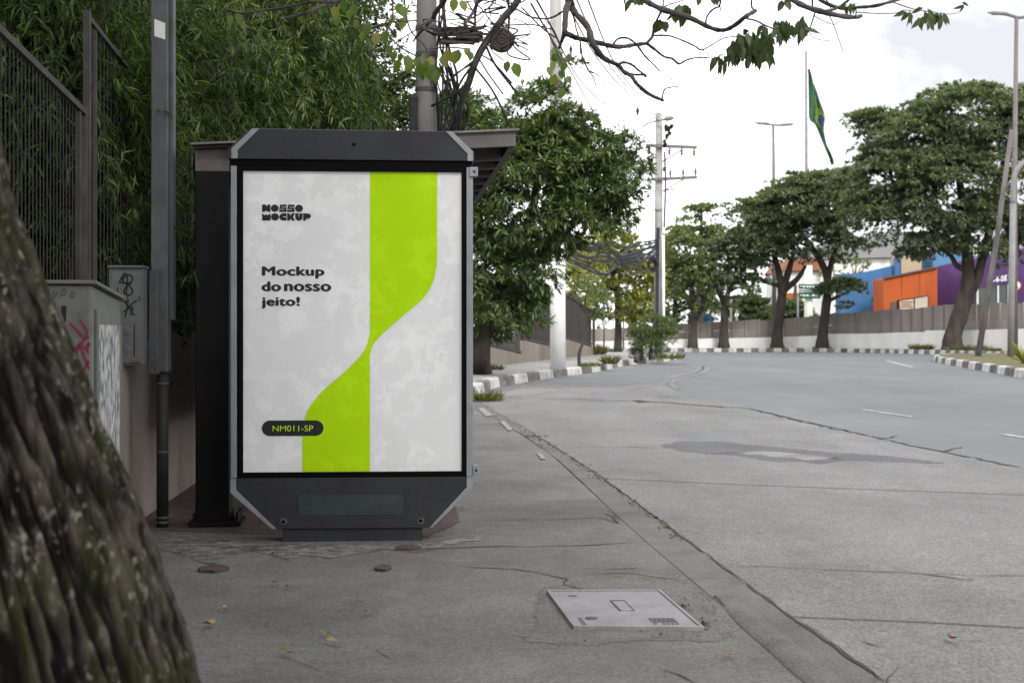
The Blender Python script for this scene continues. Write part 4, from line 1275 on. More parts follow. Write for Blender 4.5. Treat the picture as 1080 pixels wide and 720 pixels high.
for z in (30, 58, 95):
    b = MB(rc); p = P(450, z, YC); b.tube([p - Vector((0, 0, .02)), p + Vector((0, 0, .02))], .113, 16); b.build('pole_band', M['rail'], pc_)
b = MB(rc); b.box(P(432, 0, YC).x, P(441, 0, YC).x, YC - .1, YC + .08, P(0, 150, YC).z, P(0, 103, YC).z); b.build('junction_box', M['cable'], pc_, bevel=.01)
b = MB(rc)
for k in range(26):
    a = P(random.uniform(466, 500), random.uniform(29, 45), YC - .3 + random.uniform(-.1, .1))
    L_ = random.uniform(.1, .32)
    b.bar(a - Vector((L_ / 2, 0, random.uniform(-.02, .03))), a + Vector((L_ / 2, random.uniform(-.05, .05), random.uniform(-.02, .02))), .022, .022)
b.bar(P(448, 32, YC), P(508, 36, YC - .3), .05, .05)
b.bar(P(466, 44, YC - .2), P(502, 42, YC - .3), .1, .05)
b.build('splice_rack', M['nest'], pc_)

# coil of spare cable hung between poles
cc = P(529, 43, 13.6)
coil = thing('cable_coil', 'round coil of spare black cable hanging in the sky right of the old pole', 'cable coil', cc)
b = MB(cc)
for k in range(16):
    r = .004 + .108 * ((k % 8) / 7)
    yo = -.025 + .02 * (k // 8) + random.uniform(-.008, .008)
    b.tube([cc + Vector((r * math.cos(t), yo, r * math.sin(t))) for t in [2 * math.pi * i / 20 for i in range(21)]], .0092, 6, cap=False)
b.build('coil', M['nest'], coil, smooth=True)
b = MB(cc); b.tube([P(536, 34, 13.6), P(537, 20, 13.6), P(536, 0, 13.6)], .012, 6); b.build('hanger', M['cable'], coil)

def cable(label, pts, r, m=None, group='overhead cables', name='overhead_cable', per=8, n=5):
    root = Vector(pts[0])
    b = MB(root); b.tube(smoothline(pts, per), r, n)
    o = b.build(name, m or M['cable'], None, smooth=True); o.location = root
    return tag(o, label, 'cable', group)
cable('thick dark cable bundle slanting down from the sky to the old pole', [P(556, -30, 13.4), P(545, 2, 13.5), P(530, 20, 13.55), P(513, 44, 13.6), P(502, 64, 13.6), P(494, 88, 13.7), P(484, 118, 13.8)], .036, M['nest'])
fan = [((502, 62), (470, 92), (462, 140)), ((500, 66), (482, 96), (474, 150)), ((498, 74), (486, 100), (480, 150)), ((496, 82), (486, 112), (484, 160)), ((500, 70), (522, 100), (545, 150)), ((505, 62), (515, 78), (531, 100)), ((507, 58), (520, 66), (540, 88)), ((495, 86), (478, 100), (455, 112)), ((502, 66), (478, 80), (468, 100)), ((512, 47), (522, 68), (545, 98)),
       ((550, 8), (572, 30), (586, 40)), ((552, 10), (590, 70), (640, 150)), ((556, 4), (600, 40), (660, 118))]
for i, (a, b_, c) in enumerate(fan[:11]):
    dy = random.uniform(-.3, .3)
    cable('thin dark wires fanning out below the slanting cable bundle', [P(*a, 13.6), P(*b_, 13.65 + dy / 2), P(*c, 13.8 + dy)], random.uniform(.006, .013), group='wires fanning out by the old pole', per=6)
for k in range(24):
    x, y = random.uniform(462, 548), random.uniform(-6, 40)
    pts = [P(x, y, 13.6)]
    for j in range(4):
        x += random.uniform(-22, 26); y += random.uniform(-10, 18)
        pts.append(P(x, y, 13.6 + random.uniform(-.2, .2)))
    cable('tangled thin wires beside the old pole top', pts, random.uniform(.005, .009), group='tangled wires at the old pole', per=5)

# tall pole with a white painted foot
wpole, rw = pole_line('painted_pole', 'tall pale concrete pole with white painted foot on the left pavement', 'utility pole', 588.5, 36.7,
                      [(588.5, 387.8, .2), (588, 256, .185), (586.5, 100, .165), (585, -140, .13)], M['pole'], 18)
b = MB(rw)
zt = P(0, 254, 36.7).z
b.tube([Vector((rw.x, 36.7, .195)), Vector((P(588.0, 0, 36.7).x, 36.7, zt))], [.206, .191], 18); b.build('painted_foot', M['polewhite'], wpole, smooth=True)
for py in (57, 60, 63, 190, 205):
    b = MB(rw)
    z = P(0, py, 36.7).z
    b.tube([Vector((P(586.5, 0, 36.7).x, 36.7, z)), Vector((P(586.5, 0, 36.7).x, 36.7, z + .05))], .18, 14)
    b.build('pole_band', M['lampgrey'], wpole)

# electricity pole with two cross-arms
YE = 52.0
ep, re_ = pole_line('electricity_pole', 'concrete electricity pole with two cross-arms and a street lamp at the kerb tip', 'electricity pole', 694.5, YE,
                    [(694.5, 377, .17), (694.6, 250, .155), (695, 119.5, .13)], M['pole'], 14)
def arm(py0, px0, py1, px1, ins, hang):
    b = MB(re_); b.bar(P(px0, py0, YE - .2), P(px1, py1, YE - .2), .11, .11)
    a_ = b.build('cross_arm', M['insul'], ep)
    for x in ins:
        y = py0 + (py1 - py0) * (x - px0) / (px1 - px0)
        p = P(x, y, YE - .2)
        b = MB(re_)
        sgn = -1 if hang else 1
        b.tube([p + Vector((0, 0, sgn * z)) for z in (.06, .12, .16, .2, .24, .28, .34)], [.03, .03, .07, .03, .07, .03, .03], 8)
        b.build('insulator', M['insul'], a_)
    b = MB(re_); b.bar(P(699, py1 + 15, YE - .18), P(px0 + (px1 - px0) * .72, py1 + 2, YE - .2), .05, .05); b.build('arm_brace', M['lampgrey'], a_)
arm(153.5, 681, 155.5, 735, (684, 706, 719, 732), True)
arm(189.5, 686, 187, 735, (707, 720.5, 733.5), False)
b = MB(re_); b.bar(P(690, 221, YE - .15), P(699, 221, YE - .15), .06, .06); b.bar(P(703, 200.5, YE - .15), P(712, 200.5, YE - .15), .06, .05); b.bar(P(680, 221, YE - .2), P(694, 221, YE - .2), .03, .03); b.build('bracket', M['lampgrey'], ep)
b = MB(re_); b.tube(smoothline([P(677, 134, YE - .3), P(684, 130, YE - .3), P(693, 127.5, YE - .3), P(702, 126, YE - .4)], 4), .03, 6); la = b.build('lamp_arm', M['lampgrey'], ep)
b = MB(re_); b.tube([P(700, 126.2, YE - .4), P(703, 125.4, YE - .4), P(708, 124.6, YE - .4), P(711, 124.4, YE - .4)], [.04, .09, .08, .03], 8); b.build('lamp_head', M['lampgrey'], la, smooth=True)
b = MB(re_)
for x, y, h in ((702, 131, 8), (705, 133, 7), (708, 131, 5), (703, 141, 6), (706, 139, 4), (701, 150, 5)):
    b.tube([P(x, y, YE - .3), P(x + .6, y + h * .3, YE - .3), P(x, y + h, YE - .3)], [.03, .085, .04], 7)
b.build('fuse_switch', M['cable'], ep)
for y0, y1 in ((177, 181), (148, 151)):
    b = MB(re_); b.box(P(699, 0, YE).x, P(702, 0, YE).x, YE - .25, YE - .05, P(0, y1, YE).z, P(0, y0, YE).z); b.build('junction_box', M['cable'], ep)
b = MB(re_); b.tube([Vector((P(699.5, 0, YE).x, YE - .22, .19)), P(699.3, 248, YE - .22)], .055, 8); b.build('conduit', M['polewhite'], ep, smooth=True)
b = MB(re_)
for k in range(3):
    b.tube([P(691.5 + k * 1.2, 365, YE - .25), P(692 + k, 300, YE - .25), P(693 + k, 240, YE - .25)], .03, 6)
b.tube([P(700.5, 240, YE - .25), P(702, 195, YE - .25), P(701, 160, YE - .25)], .035, 6)
b.build('riser_cable', M['bluecable'], ep)
b = MB(re_)
for x, y, r in ((688.5, 279, .27), (673, 273, .2), (655, 274, .17), (664, 268, .14)):
    c = P(x, y, YE - .5)
    for k in range(8):
        rr = r * random.uniform(.45, 1)
        b.tube([c + Vector((rr * math.cos(t) * .75, .05 * k - .2, rr * math.sin(t))) for t in [2 * math.pi * i / 12 for i in range(13)]], .028, 5, cap=False)
b.build('cable_coil', M['bluecable'], ep, smooth=True)
for k in range(13):
    y0 = 250 + random.uniform(-2, 26); y1 = 260 + random.uniform(-2, 22)
    pts = [P(588, y0 + random.uniform(-6, 4) - 6, 37.2), P(615, y0 + 6 + random.uniform(-4, 4), 41), P(640, y0 + 11 + random.uniform(-4, 4), 45), P(665, y1 + 5 + random.uniform(-5, 5), 48.5), P(692, y1 + random.uniform(-14, 6), YE - .25)]
    cable('dark telephone cables bundled between the white footed pole and the electricity pole', pts, random.uniform(.02, .035), M['bluecable'], 'telephone cables at the far poles')
for (a, b_, c) in (((575, -40), (640, 75), (695, 128)), ((590, -40), (645, 72), (694, 124)), ((604, -40), (655, 78), (696, 121))):
    cable('long thin power wires running down to the top of the electricity pole', [P(*a, 18), P(*b_, 32), P(*c, YE)], .014, group='power wires')
for (a, b_, c) in (((560, 4), (618, 104), (652, 170)), ((566, 0), (622, 96), (690, 154))):
    cable('two wires crossing the sky beside the mango top', [P(*a, 16), P(*b_, 34), P(*c, YE)], .013, group='wires above the mango')
b = None
for px, py in ((672.5, 117), (602, 52)):
    c = P(px, py, 38 if px > 650 else 20)
    sc_ = c.y / F
    b = MB(c); b.tube([c + Vector((0, 0, 4 * sc_)), c, c - Vector((0, 0, 5 * sc_))], [.5 * sc_, 2 * sc_, .6 * sc_], 6)
    o = b.build('wire_spacer', M['cable']); o.location = c
    tag(o, 'small dark spacer clamped on the power wires near the electricity pole' if px > 650 else 'small dark splice hanging on wires by the top branches', 'spacer')

# street lamps
def lamp(label, px, base_py, Y, top_py, arms, m, r0, r1, z0=.2):
    t, r = pole_line('street_lamp', label, 'street lamp', px, Y, [(px, base_py, r0), (px, (base_py + top_py) / 2, (r0 + r1) / 2), (px - (1 if px < 900 else -2), top_py, r1)], m, 10, z0=z0)
    for (x0, y0, x1, y1) in arms:
        b = MB(r); b.tube(smoothline([P(x0, y0, Y), P((x0 + x1) / 2, y1 + .6, Y), P(x1, y1, Y)], 3), r1 * .8, 6); a_ = b.build('lamp_arm', m, t)
        q = P(x1, y1, Y); dirx = 1 if x1 > x0 else -1
        b = MB(r); b.tube([q + Vector((dirx * k, 0, h)) for k, h in ((-.75, .0), (-.5, .02), (0, .04), (.2, .04))], [.04, .075, .07, .02], 8); h = b.build('lamp_head', M['lampgrey'], a_, smooth=True); 
    return t
lamp('double armed street lamp far away above the middle right trees', 816.5, 368, 90, 131, ((816, 132, 799, 130.4), (816, 132, 835, 131.6)), M['lampbrown'], .16, .08)
lamp('tall street lamp with long arm rising above the big tree at the right edge', 1070, 372, 64, 19, ((1074, 19, 1046, 14.5), (1074, 19, 1102, 17)), M['lampbrown'], .15, .085)

# leaning pole and hooked post on the island
t, r = pole_line('leaning_pole', 'slim weathered pole leaning to the right on the traffic island', 'pole', 1031.5, 54, [(1031.5, 376, .12), (1050, 262, .1), (1067, 137, .085)], M['poledark'], 10, z0=.2)
t, r = pole_line('hooked_post', 'pale steel post with curved top standing on the traffic island', 'lamp post', 1066, 53, [(1066, 376.5, .125), (1067, 300, .12), (1068.6, 215, .11)], M['lampgrey'], 12, z0=.2)
b = MB(r); b.tube(smoothline([P(1068.6, 216, 53), P(1068.8, 195, 53), P(1070.5, 184, 53), P(1075, 176, 53), P(1082, 171, 53), P(1100, 168, 53)], 5), .1, 12); b.build('hook_arm', M['lampgrey'], t, smooth=True)
rs = P(1071.5, 301, 66)
sg = thing('traffic_sign', 'round red ringed traffic sign half hidden by the hooked post', 'traffic sign', (rs.x, rs.y, .2))
b = MB((rs.x, rs.y, .2)); b.tube([Vector((rs.x, 66.05, .2)), Vector((rs.x, 66.05, rs.z + .3))], .035, 8); b.build('sign_post', M['lampgrey'], sg)
b = MB((rs.x, rs.y, .2)); b.disc((rs.x, 66, rs.z), .26, (0, -1, 0), .02, 24); fce = b.build('sign_face', M['red'], sg)
b = MB((rs.x, rs.y, .2)); b.disc((rs.x, 65.978, rs.z), .19, (0, -1, 0), .004, 24); b.build('sign_centre', M['white'], fce)
b = MB((rs.x, rs.y, .2)); b.bar((rs.x - .12, 65.97, rs.z + .12), (rs.x + .12, 65.97, rs.z - .12), .006, .05, up=(1, 0, 1)); b.build('sign_bar', M['red'], fce)

# flag
YF = 130
fpole, rf = pole_line('flagpole', 'very tall thin white flagpole behind the far trees', 'flagpole', 851, YF, [(851, 362, .18), (850.6, 200, .15), (850, 54, .1)], M['lampgrey'], 10, z0=0)
sF = YF / F
out = [((852.6, 72), (853, 74.5)), ((853, 90), (860.5, 90)), ((853, 110), (865, 110)), ((853.3, 126), (868.5, 124)), ((859, 131), (869, 134)), ((864, 140), (871.5, 146)), ((869, 153), (874.5, 157)), ((873.5, 165), (877.2, 168)), ((877, 173), (878.4, 174.3))]
fb_ = MB(rf)
fl = []
nU = 10
rows = []
lf = smoothline([Vector((a[0], a[1], 0)) for a, _ in out], 4); rt = smoothline([Vector((c[0], c[1], 0)) for _, c in out], 4)
vs = []; fs = []; mis = []
for i, (a, c) in enumerate(zip(lf, rt)):
    for j in range(nU + 1):
        u = j / nU
        q = a.lerp(c, u)
        yy = YF + .45 * math.sin(u * 7 + i * .35) * (.3 + u)
        p = P(q.x, q.y, YF); vs.append((p.x, yy, p.z))
n_ = len(lf)
for i in range(n_ - 1):
    for j in range(nU):
        u = (j + .5) / nU; v = i / n_
        fs.append((i * (nU + 1) + j, i * (nU + 1) + j + 1, (i + 1) * (nU + 1) + j + 1, (i + 1) * (nU + 1) + j))
        mi = 0
        du, dv = (u - .75), (v - .42)
        if abs(du) / .3 + abs(dv) / .26 < 1: mi = 1
        if (du - .05) ** 2 / .035 + dv ** 2 / .012 < 1: mi = 2
        mis.append(mi)
fb2 = MB(vs[0])
for f_, mi in zip(fs, mis): fb2.f.append(f_); fb2.mi.append(mi)
fb2.v = [tuple(Vector(v) - Vector(vs[0])) for v in vs]
o = fb2.build('flag', [M['flag_green'], M['flag_yellow'], M['flag_blue']], None, smooth=True); o.location = vs[0]
sol = o.modifiers.new('thick', 'SOLIDIFY'); sol.thickness = .02
tag(o, 'green flag with yellow and blue hanging limp from the tall flagpole', 'flag')

# ================================================================== FAR WALL, FENCE, BUILDINGS
def far_pt(px, d):
    """point on the far kerb line pushed back by d"""
    best = None
    L = offs(FKs, d)
    for a, b_ in zip(L, L[1:]):
        ta, tb = (a.x / a.y), (b_.x / b_.y); t = (px - CX) / F
        if (ta - t) * (tb - t) <= 0 and abs(tb - ta) > 1e-9:
            k = (t - ta) / (tb - ta); return a.lerp(b_, k)
    return L[-1]
wt = [(600, 360.5), (632, 360), (664, 359), (700, 358), (760, 356.5), (800, 356), (830, 355), (872, 353.5), (872.5, 352), (928, 351.5), (945, 350.5), (975, 350), (976, 348.4), (1030, 347.8), (1080, 346.5), (1200, 343)]
pts = []
for px, py in wt:
    p = far_pt(px, 2.2); pts.append((p.x, p.y, .1, CH + (HY - py) / F * p.y))
ww = ribbon_wall('whitewashed_wall', pts, .3, M['whitewash'], 'long low whitewashed wall along the far side of the road', 'wall')
fcp = [(600, 348), (632, 346.5), (664, 345.5), (700, 343), (760, 339), (800, 337), (830, 336), (880, 330), (928, 327.5), (983, 324), (983.5, 322.5), (1030, 321), (1080, 319), (1200, 314)]
p0 = far_pt(600, 2.75)
cf = thing('concrete_fence', 'long fence of weathered brown concrete slabs standing behind the whitewashed wall', 'fence', (p0.x, p0.y, 0))
bfm = MB((p0.x, p0.y, 0)); postm = []
fcs = []
for i in range(len(fcp) - 1):
    (xa, ya), (xb, yb) = fcp[i], fcp[i + 1]
    k = max(1, int((xb - xa) / 11))
    for j in range(k):
        fcs.append((xa + (xb - xa) * j / k, ya + (yb - ya) * j / k))
fcs.append(fcp[-1])
pp = []
for px, py in fcs:
    p = far_pt(px, 2.75); pp.append((p, CH + (HY - py) / F * p.y))
for (a, za), (b_, zb_) in zip(pp, pp[1:]):
    if (b_ - a).length < .3: continue
    d = (b_ - a).normalized(); nrm = Vector((-d.y, d.x, 0)) * .06
    jz = random.uniform(-.05, .05)
    for q0, q1 in ((0, .34), (.345, .67), (.675, 1)):
        z00 = .15 + (za + jz - .15) * q0; z01 = .15 + (za + jz - .15) * q1; z10 = .15 + (zb_ + jz - .15) * q0; z11 = .15 + (zb_ + jz - .15) * q1
        bfm.prism([a + Vector((0, 0, z00)), b_ + Vector((0, 0, z10)), b_ + Vector((0, 0, z11)), a + Vector((0, 0, z01))], nrm)
bfm.build('slab_panel', M['fence_conc'], cf)
for a, za in pp[::1]:
    b = MB((p0.x, p0.y, 0)); b.box(a.x - .07, a.x + .07, a.y - .1, a.y - .01, .15, za + .02); b.build('fence_post', M['fence_conc'], cf)

def facade(name, label, cat, corners, depth, m, part='wall'):
    """corners: list of (px, py, Y) outline of the front; extruded backwards by depth"""
    ps = [P(*c) for c in corners]
    root = Vector((ps[0].x, ps[0].y, 0))
    t = thing(name, label, cat, root)
    b = MB(root); b.prism(ps, (0, depth, 0)); b.build(part, m, t)
    return t, root
def fbox(t, root, pts, Y, y1, m, name):
    b = MB(root); b.prism([P(x, y, Y) for x, y in pts], (0, y1, 0)); return b.build(name, m, t)
GZ = 365
# white industrial building with grey roof
t, r = facade('warehouse', 'white warehouse with broad grey roof behind the blue wall', 'building', [(872, GZ, 128), (962, GZ, 128), (962, 272, 128), (872, 274, 128)], 20, M['whitewall'])
fbox(t, r, [(866, 273), (964, 271), (953, 246), (884, 252)], 127.5, 20, M['greyroof'], 'roof')
b = MB(r); b.prism([P(800, GZ, 127), P(871, GZ, 127), P(871, 330, 127), P(800, 326, 127)], (0, 8, 0)); b.build('annex', M['whitewall'], t)
# blue building
t, r = facade('blue_building', 'bright blue windowless building wall with sloping top', 'building', [(886, GZ, 105), (950, GZ, 105), (950, 276, 105), (943, 280, 105), (912, 287, 105), (892, 289, 105), (886, 289, 105)], 1.5, M['blue'])
fbox(t, r, [(944, 330), (949.5, 330), (949.5, 271), (944, 272)], 104.6, .38, M['blue'], 'corner_pier')
fbox(t, r, [(950.5, 300), (961, 300), (972, 297), (972, 262), (961, 266), (950.5, 271)], 104.5, 3, M['beige'], 'beige_block')
fbox(t, r, [(984, 300), (1016, 296), (1016, 263), (984, 262)], 104.4, 5, M['bluelight'], 'upper_block')
for i, (x, y) in enumerate(((921, 315), (926, 314), (929, 312), (925, 317))):
    b = MB(r); p = P(x, y, 104.9); b.box(p.x - .06, p.x + .06, 104.85, 104.99, p.z - .08, p.z + .08); b.build('wall_vent', M['cable'], t)
# orange building
t, r = facade('orange_building', 'bright orange shop front with white signboard and small doorway', 'building', [(932, GZ, 100), (988.5, GZ, 100), (988.5, 282, 100), (932, 294, 100)], 3, M['orange'])
fbox(t, r, [(940, 330), (945, 330), (945, 318), (940, 318.5)], 99.9, .09, M['rust'], 'doorway')
sb = fbox(t, r, [(946.5, 328), (979, 326), (979, 311.5), (946.5, 316.5)], 99.88, .1, M['cable'], 'signboard_frame')
M['cream'] = mat('cream_board', (.75, .68, .55), (.8, .74, .62), 2)
b = MB(r); b.prism([P(x, y, 99.85) for x, y in ((949, 326.6), (963.5, 325.6), (963.5, 315), (949, 317.3))], (0, .025, 0)); b.prism([P(x, y, 99.85) for x, y in ((965, 325.4), (978.4, 324.6), (978.4, 312.6), (965, 314.8))], (0, .025, 0)); b.build('signboard', M['cream'], sb)
b = MB(r)
for x0, x1, y in ((950.5, 961, 319), (951, 959, 321.5), (950, 962, 324)):
    for x in np.arange(x0, x1, 2.6):
        b.prism([P(x, y, 99.83), P(x + 1.9, y, 99.83), P(x + 1.9, y - 1.3, 99.83), P(x, y - 1.3, 99.83)], (0, .015, 0))
b.build('sign_letters', M['red'], sb)
for t_, r_, pts_, Y_, m_ in ((t, r, [(931.4, 294.2), (989, 282.2), (989, 280.6), (931.4, 292.6)], 99.8, M['rust']),):
    fbox(t_, r_, pts_, Y_, .19, m_, 'coping')
for x in (951, 970):
    fbox(t, r, [(x, 310), (x + .25, 310), (x + .25, 290.5 - (x - 951) * .2), (x, 290.5 - (x - 951) * .2)], 99.96, .035, M['rust'], 'wall_joint')
# purple building
Yp = lambda px: 104 - (px - 988) * .09
t, r = facade('purple_building', 'deep purple shop building with white letters above a glass front', 'building', [(989, GZ, Yp(989)), (1150, GZ, Yp(1150)), (1150, 249, Yp(1150)), (1080, 262, Yp(1080)), (1020, 274, Yp(1020)), (989, 281, Yp(989))], 14, M['purple'])
fbox(t, r, [(1031, 331), (1090, 327), (1090, 295), (1031, 305)], 96.2, .5, M['glass'], 'shop_window')
for x in (1030.5, 1041, 1052, 1063, 1078, 1087):
    fbox(t, r, [(x, 331), (x + 1.6, 331), (x + 1.6, 297.6 + (1080 - x) * .12), (x, 298 + (1080 - x) * .12)], 96.05, .14, M['whitewall'], 'window_mullion')
fbox(t, r, [(1012, 331), (1017, 331), (1017, 311), (1012, 312)], 101.5, .15, M['whitewall'], 'side_door')
def flat_text(s, x0, x1, ya0, ya1, yb0, yb1, Y, m, parent, root, bold=.03):
    fit = lambda a, b_: P(a, b_, Y) - root
    me = text_mesh(s, bold, 1.1)
    xs = [v.co.x for v in me.vertices]; zs = [v.co.y for v in me.vertices]
    for v in me.vertices:
        u = (v.co.x - min(xs)) / (max(xs) - min(xs)); w = (v.co.y - min(zs)) / (max(zs) - min(zs))
        top = ya0 + (ya1 - ya0) * u; bot = yb0 + (yb1 - yb0) * u
        v.co = fit(x0 + (x1 - x0) * u, bot + (top - bot) * w)
    return link('lettering', me, m, parent)
flat_text('I1-4-SE1', 1042.5, 1064.5, 293.5, 289.5, 299.5, 295.5, 95.9, M['white'], t, r)
fbox(t, r, [(1040, 301), (1068, 296.5), (1068, 288.2), (1040, 292.8)], 96.0, .5, M['purple'], 'letter_band')
# red roofed house
t, r = facade('house', 'small house with red roof seen between the tree trunks', 'house', [(826, GZ, 118), (866, GZ, 118), (866, 286, 118), (826, 286, 118)], 8, M['whitewall'])
fbox(t, r, [(824, 286), (868, 285), (860, 272), (832, 274)], 117.6, 8, M['redroof'], 'roof')
fbox(t, r, [(828, 320), (846, 320), (846, 309), (828, 309)], 117.7, .25, M['orange'], 'shop_board')
# glass office and blue block far off
t, r = facade('glass_building', 'pale glass building far behind the trees left of the green sign', 'building', [(795, GZ, 140), (822, GZ, 140), (822, 312, 140), (795, 314, 140)], 10, M['glass'])
for x in (796, 802, 808, 814, 820):
    fbox(t, r, [(x, 362), (x + 1, 362), (x + 1, 312.5), (x, 312.5)], 139.8, .15, M['lampgrey'], 'mullion')
t, r = facade('blue_kiosk', 'small blue roofed kiosk between two trunks behind the concrete fence', 'kiosk', [(741, GZ, 112), (753, GZ, 112), (753, 336, 112), (741, 336, 112)], 3, M['bluelight'])
fbox(t, r, [(739.5, 336), (754.5, 336), (749, 330.5), (745, 330.5)], 111.8, 3.4, M['blue'], 'roof')
# high apartment slab peeping over trees
t, r = facade('apartment_tower', 'grey apartment block top peeping above the middle trees', 'building', [(747, GZ, 190), (759, GZ, 190), (759, 239, 190), (747, 239, 190)], 10, M['whitewall'])
for y in range(242, 300, 6):
    fbox(t, r, [(748.5, y + 3), (757.5, y + 3), (757.5, y), (748.5, y)], 189.7, .25, M['glass'], 'window')

# green direction sign on white column
rs = P(854, 350, 96)
ds = thing('direction_sign', 'green road direction sign on a thick white column between two trunks', 'road sign', (rs.x - .2, rs.y, 0))
o_ = (rs.x - .2, rs.y, 0)
b = MB(o_); b.tube([P(853, 366, 96), P(852.5, 280, 96)], [.32, .26], 14); b.build('column', M['whitewall'], ds, smooth=True)
for y0, y1 in ((299.5, 304.5), (308, 314.8)):
    b = MB(o_); b.prism([P(842.5, y1, 95.5), P(865.5, y1, 95.5), P(865.5, y0, 95.5), P(842.5, y0, 95.5)], (0, .1, 0)); f_ = b.build('sign_plate', M['green'], ds)
    b = MB(o_)
    for x in (847, 850.5, 853.5, 857, 860):
        b.prism([P(x, (y0 + y1) / 2 + .9, 95.47), P(x + 2.2, (y0 + y1) / 2 + .9, 95.47), P(x + 2.2, (y0 + y1) / 2 - .7, 95.47), P(x, (y0 + y1) / 2 - .7, 95.47)], (0, .02, 0))
    b.prism([P(844, (y0 + y1) / 2, 95.47), P(845.2, (y0 + y1) / 2 - 1.4, 95.47), P(846.3, (y0 + y1) / 2, 95.47)], (0, .02, 0))
    b.build('sign_letters', M['white'], f_)
b = MB(o_); b.prism([P(842.5, 307.5, 95.5), P(865.5, 307.5, 95.5), P(865.5, 305.2, 95.5), P(842.5, 305.2, 95.5)], (0, .08, 0)); b.build('sign_plate', M['greyroof'], ds)
# black bin bags heap at the fence
rb = far_pt(855, 3.4)
# small white notice and posts at the far left street
def thin_post(px, Y, y0, y1, r, label, disc=None):
    t, rr = pole_line('sign_post', label, 'sign post', px, Y, [(px, y1, r), (px, y0, r)], M['lampgrey'], 8, z0=.2)
    if disc:
        c = P(px, disc, Y - .06); b = MB(rr); b.disc(c, .16, (0, -1, 0), .02, 16); b.build('sign_face', M['white'], t)
thin_post(637, 74, 320, 370, .05, 'thin grey sign post with small white disc in the far side street', 341)
thin_post(657.5, 76, 325, 370, .05, 'bare thin post beside the yellow green tree trunk')
thin_post(771, 98, 312, 362, .08, 'thin pale post behind the concrete fence in the middle')
thin_post(777, 112, 326, 362, .1, 'short post with white round top behind the concrete fence', 332)
thin_post(841.5, 92, 312, 355, .06, 'slim post left of the green road sign')
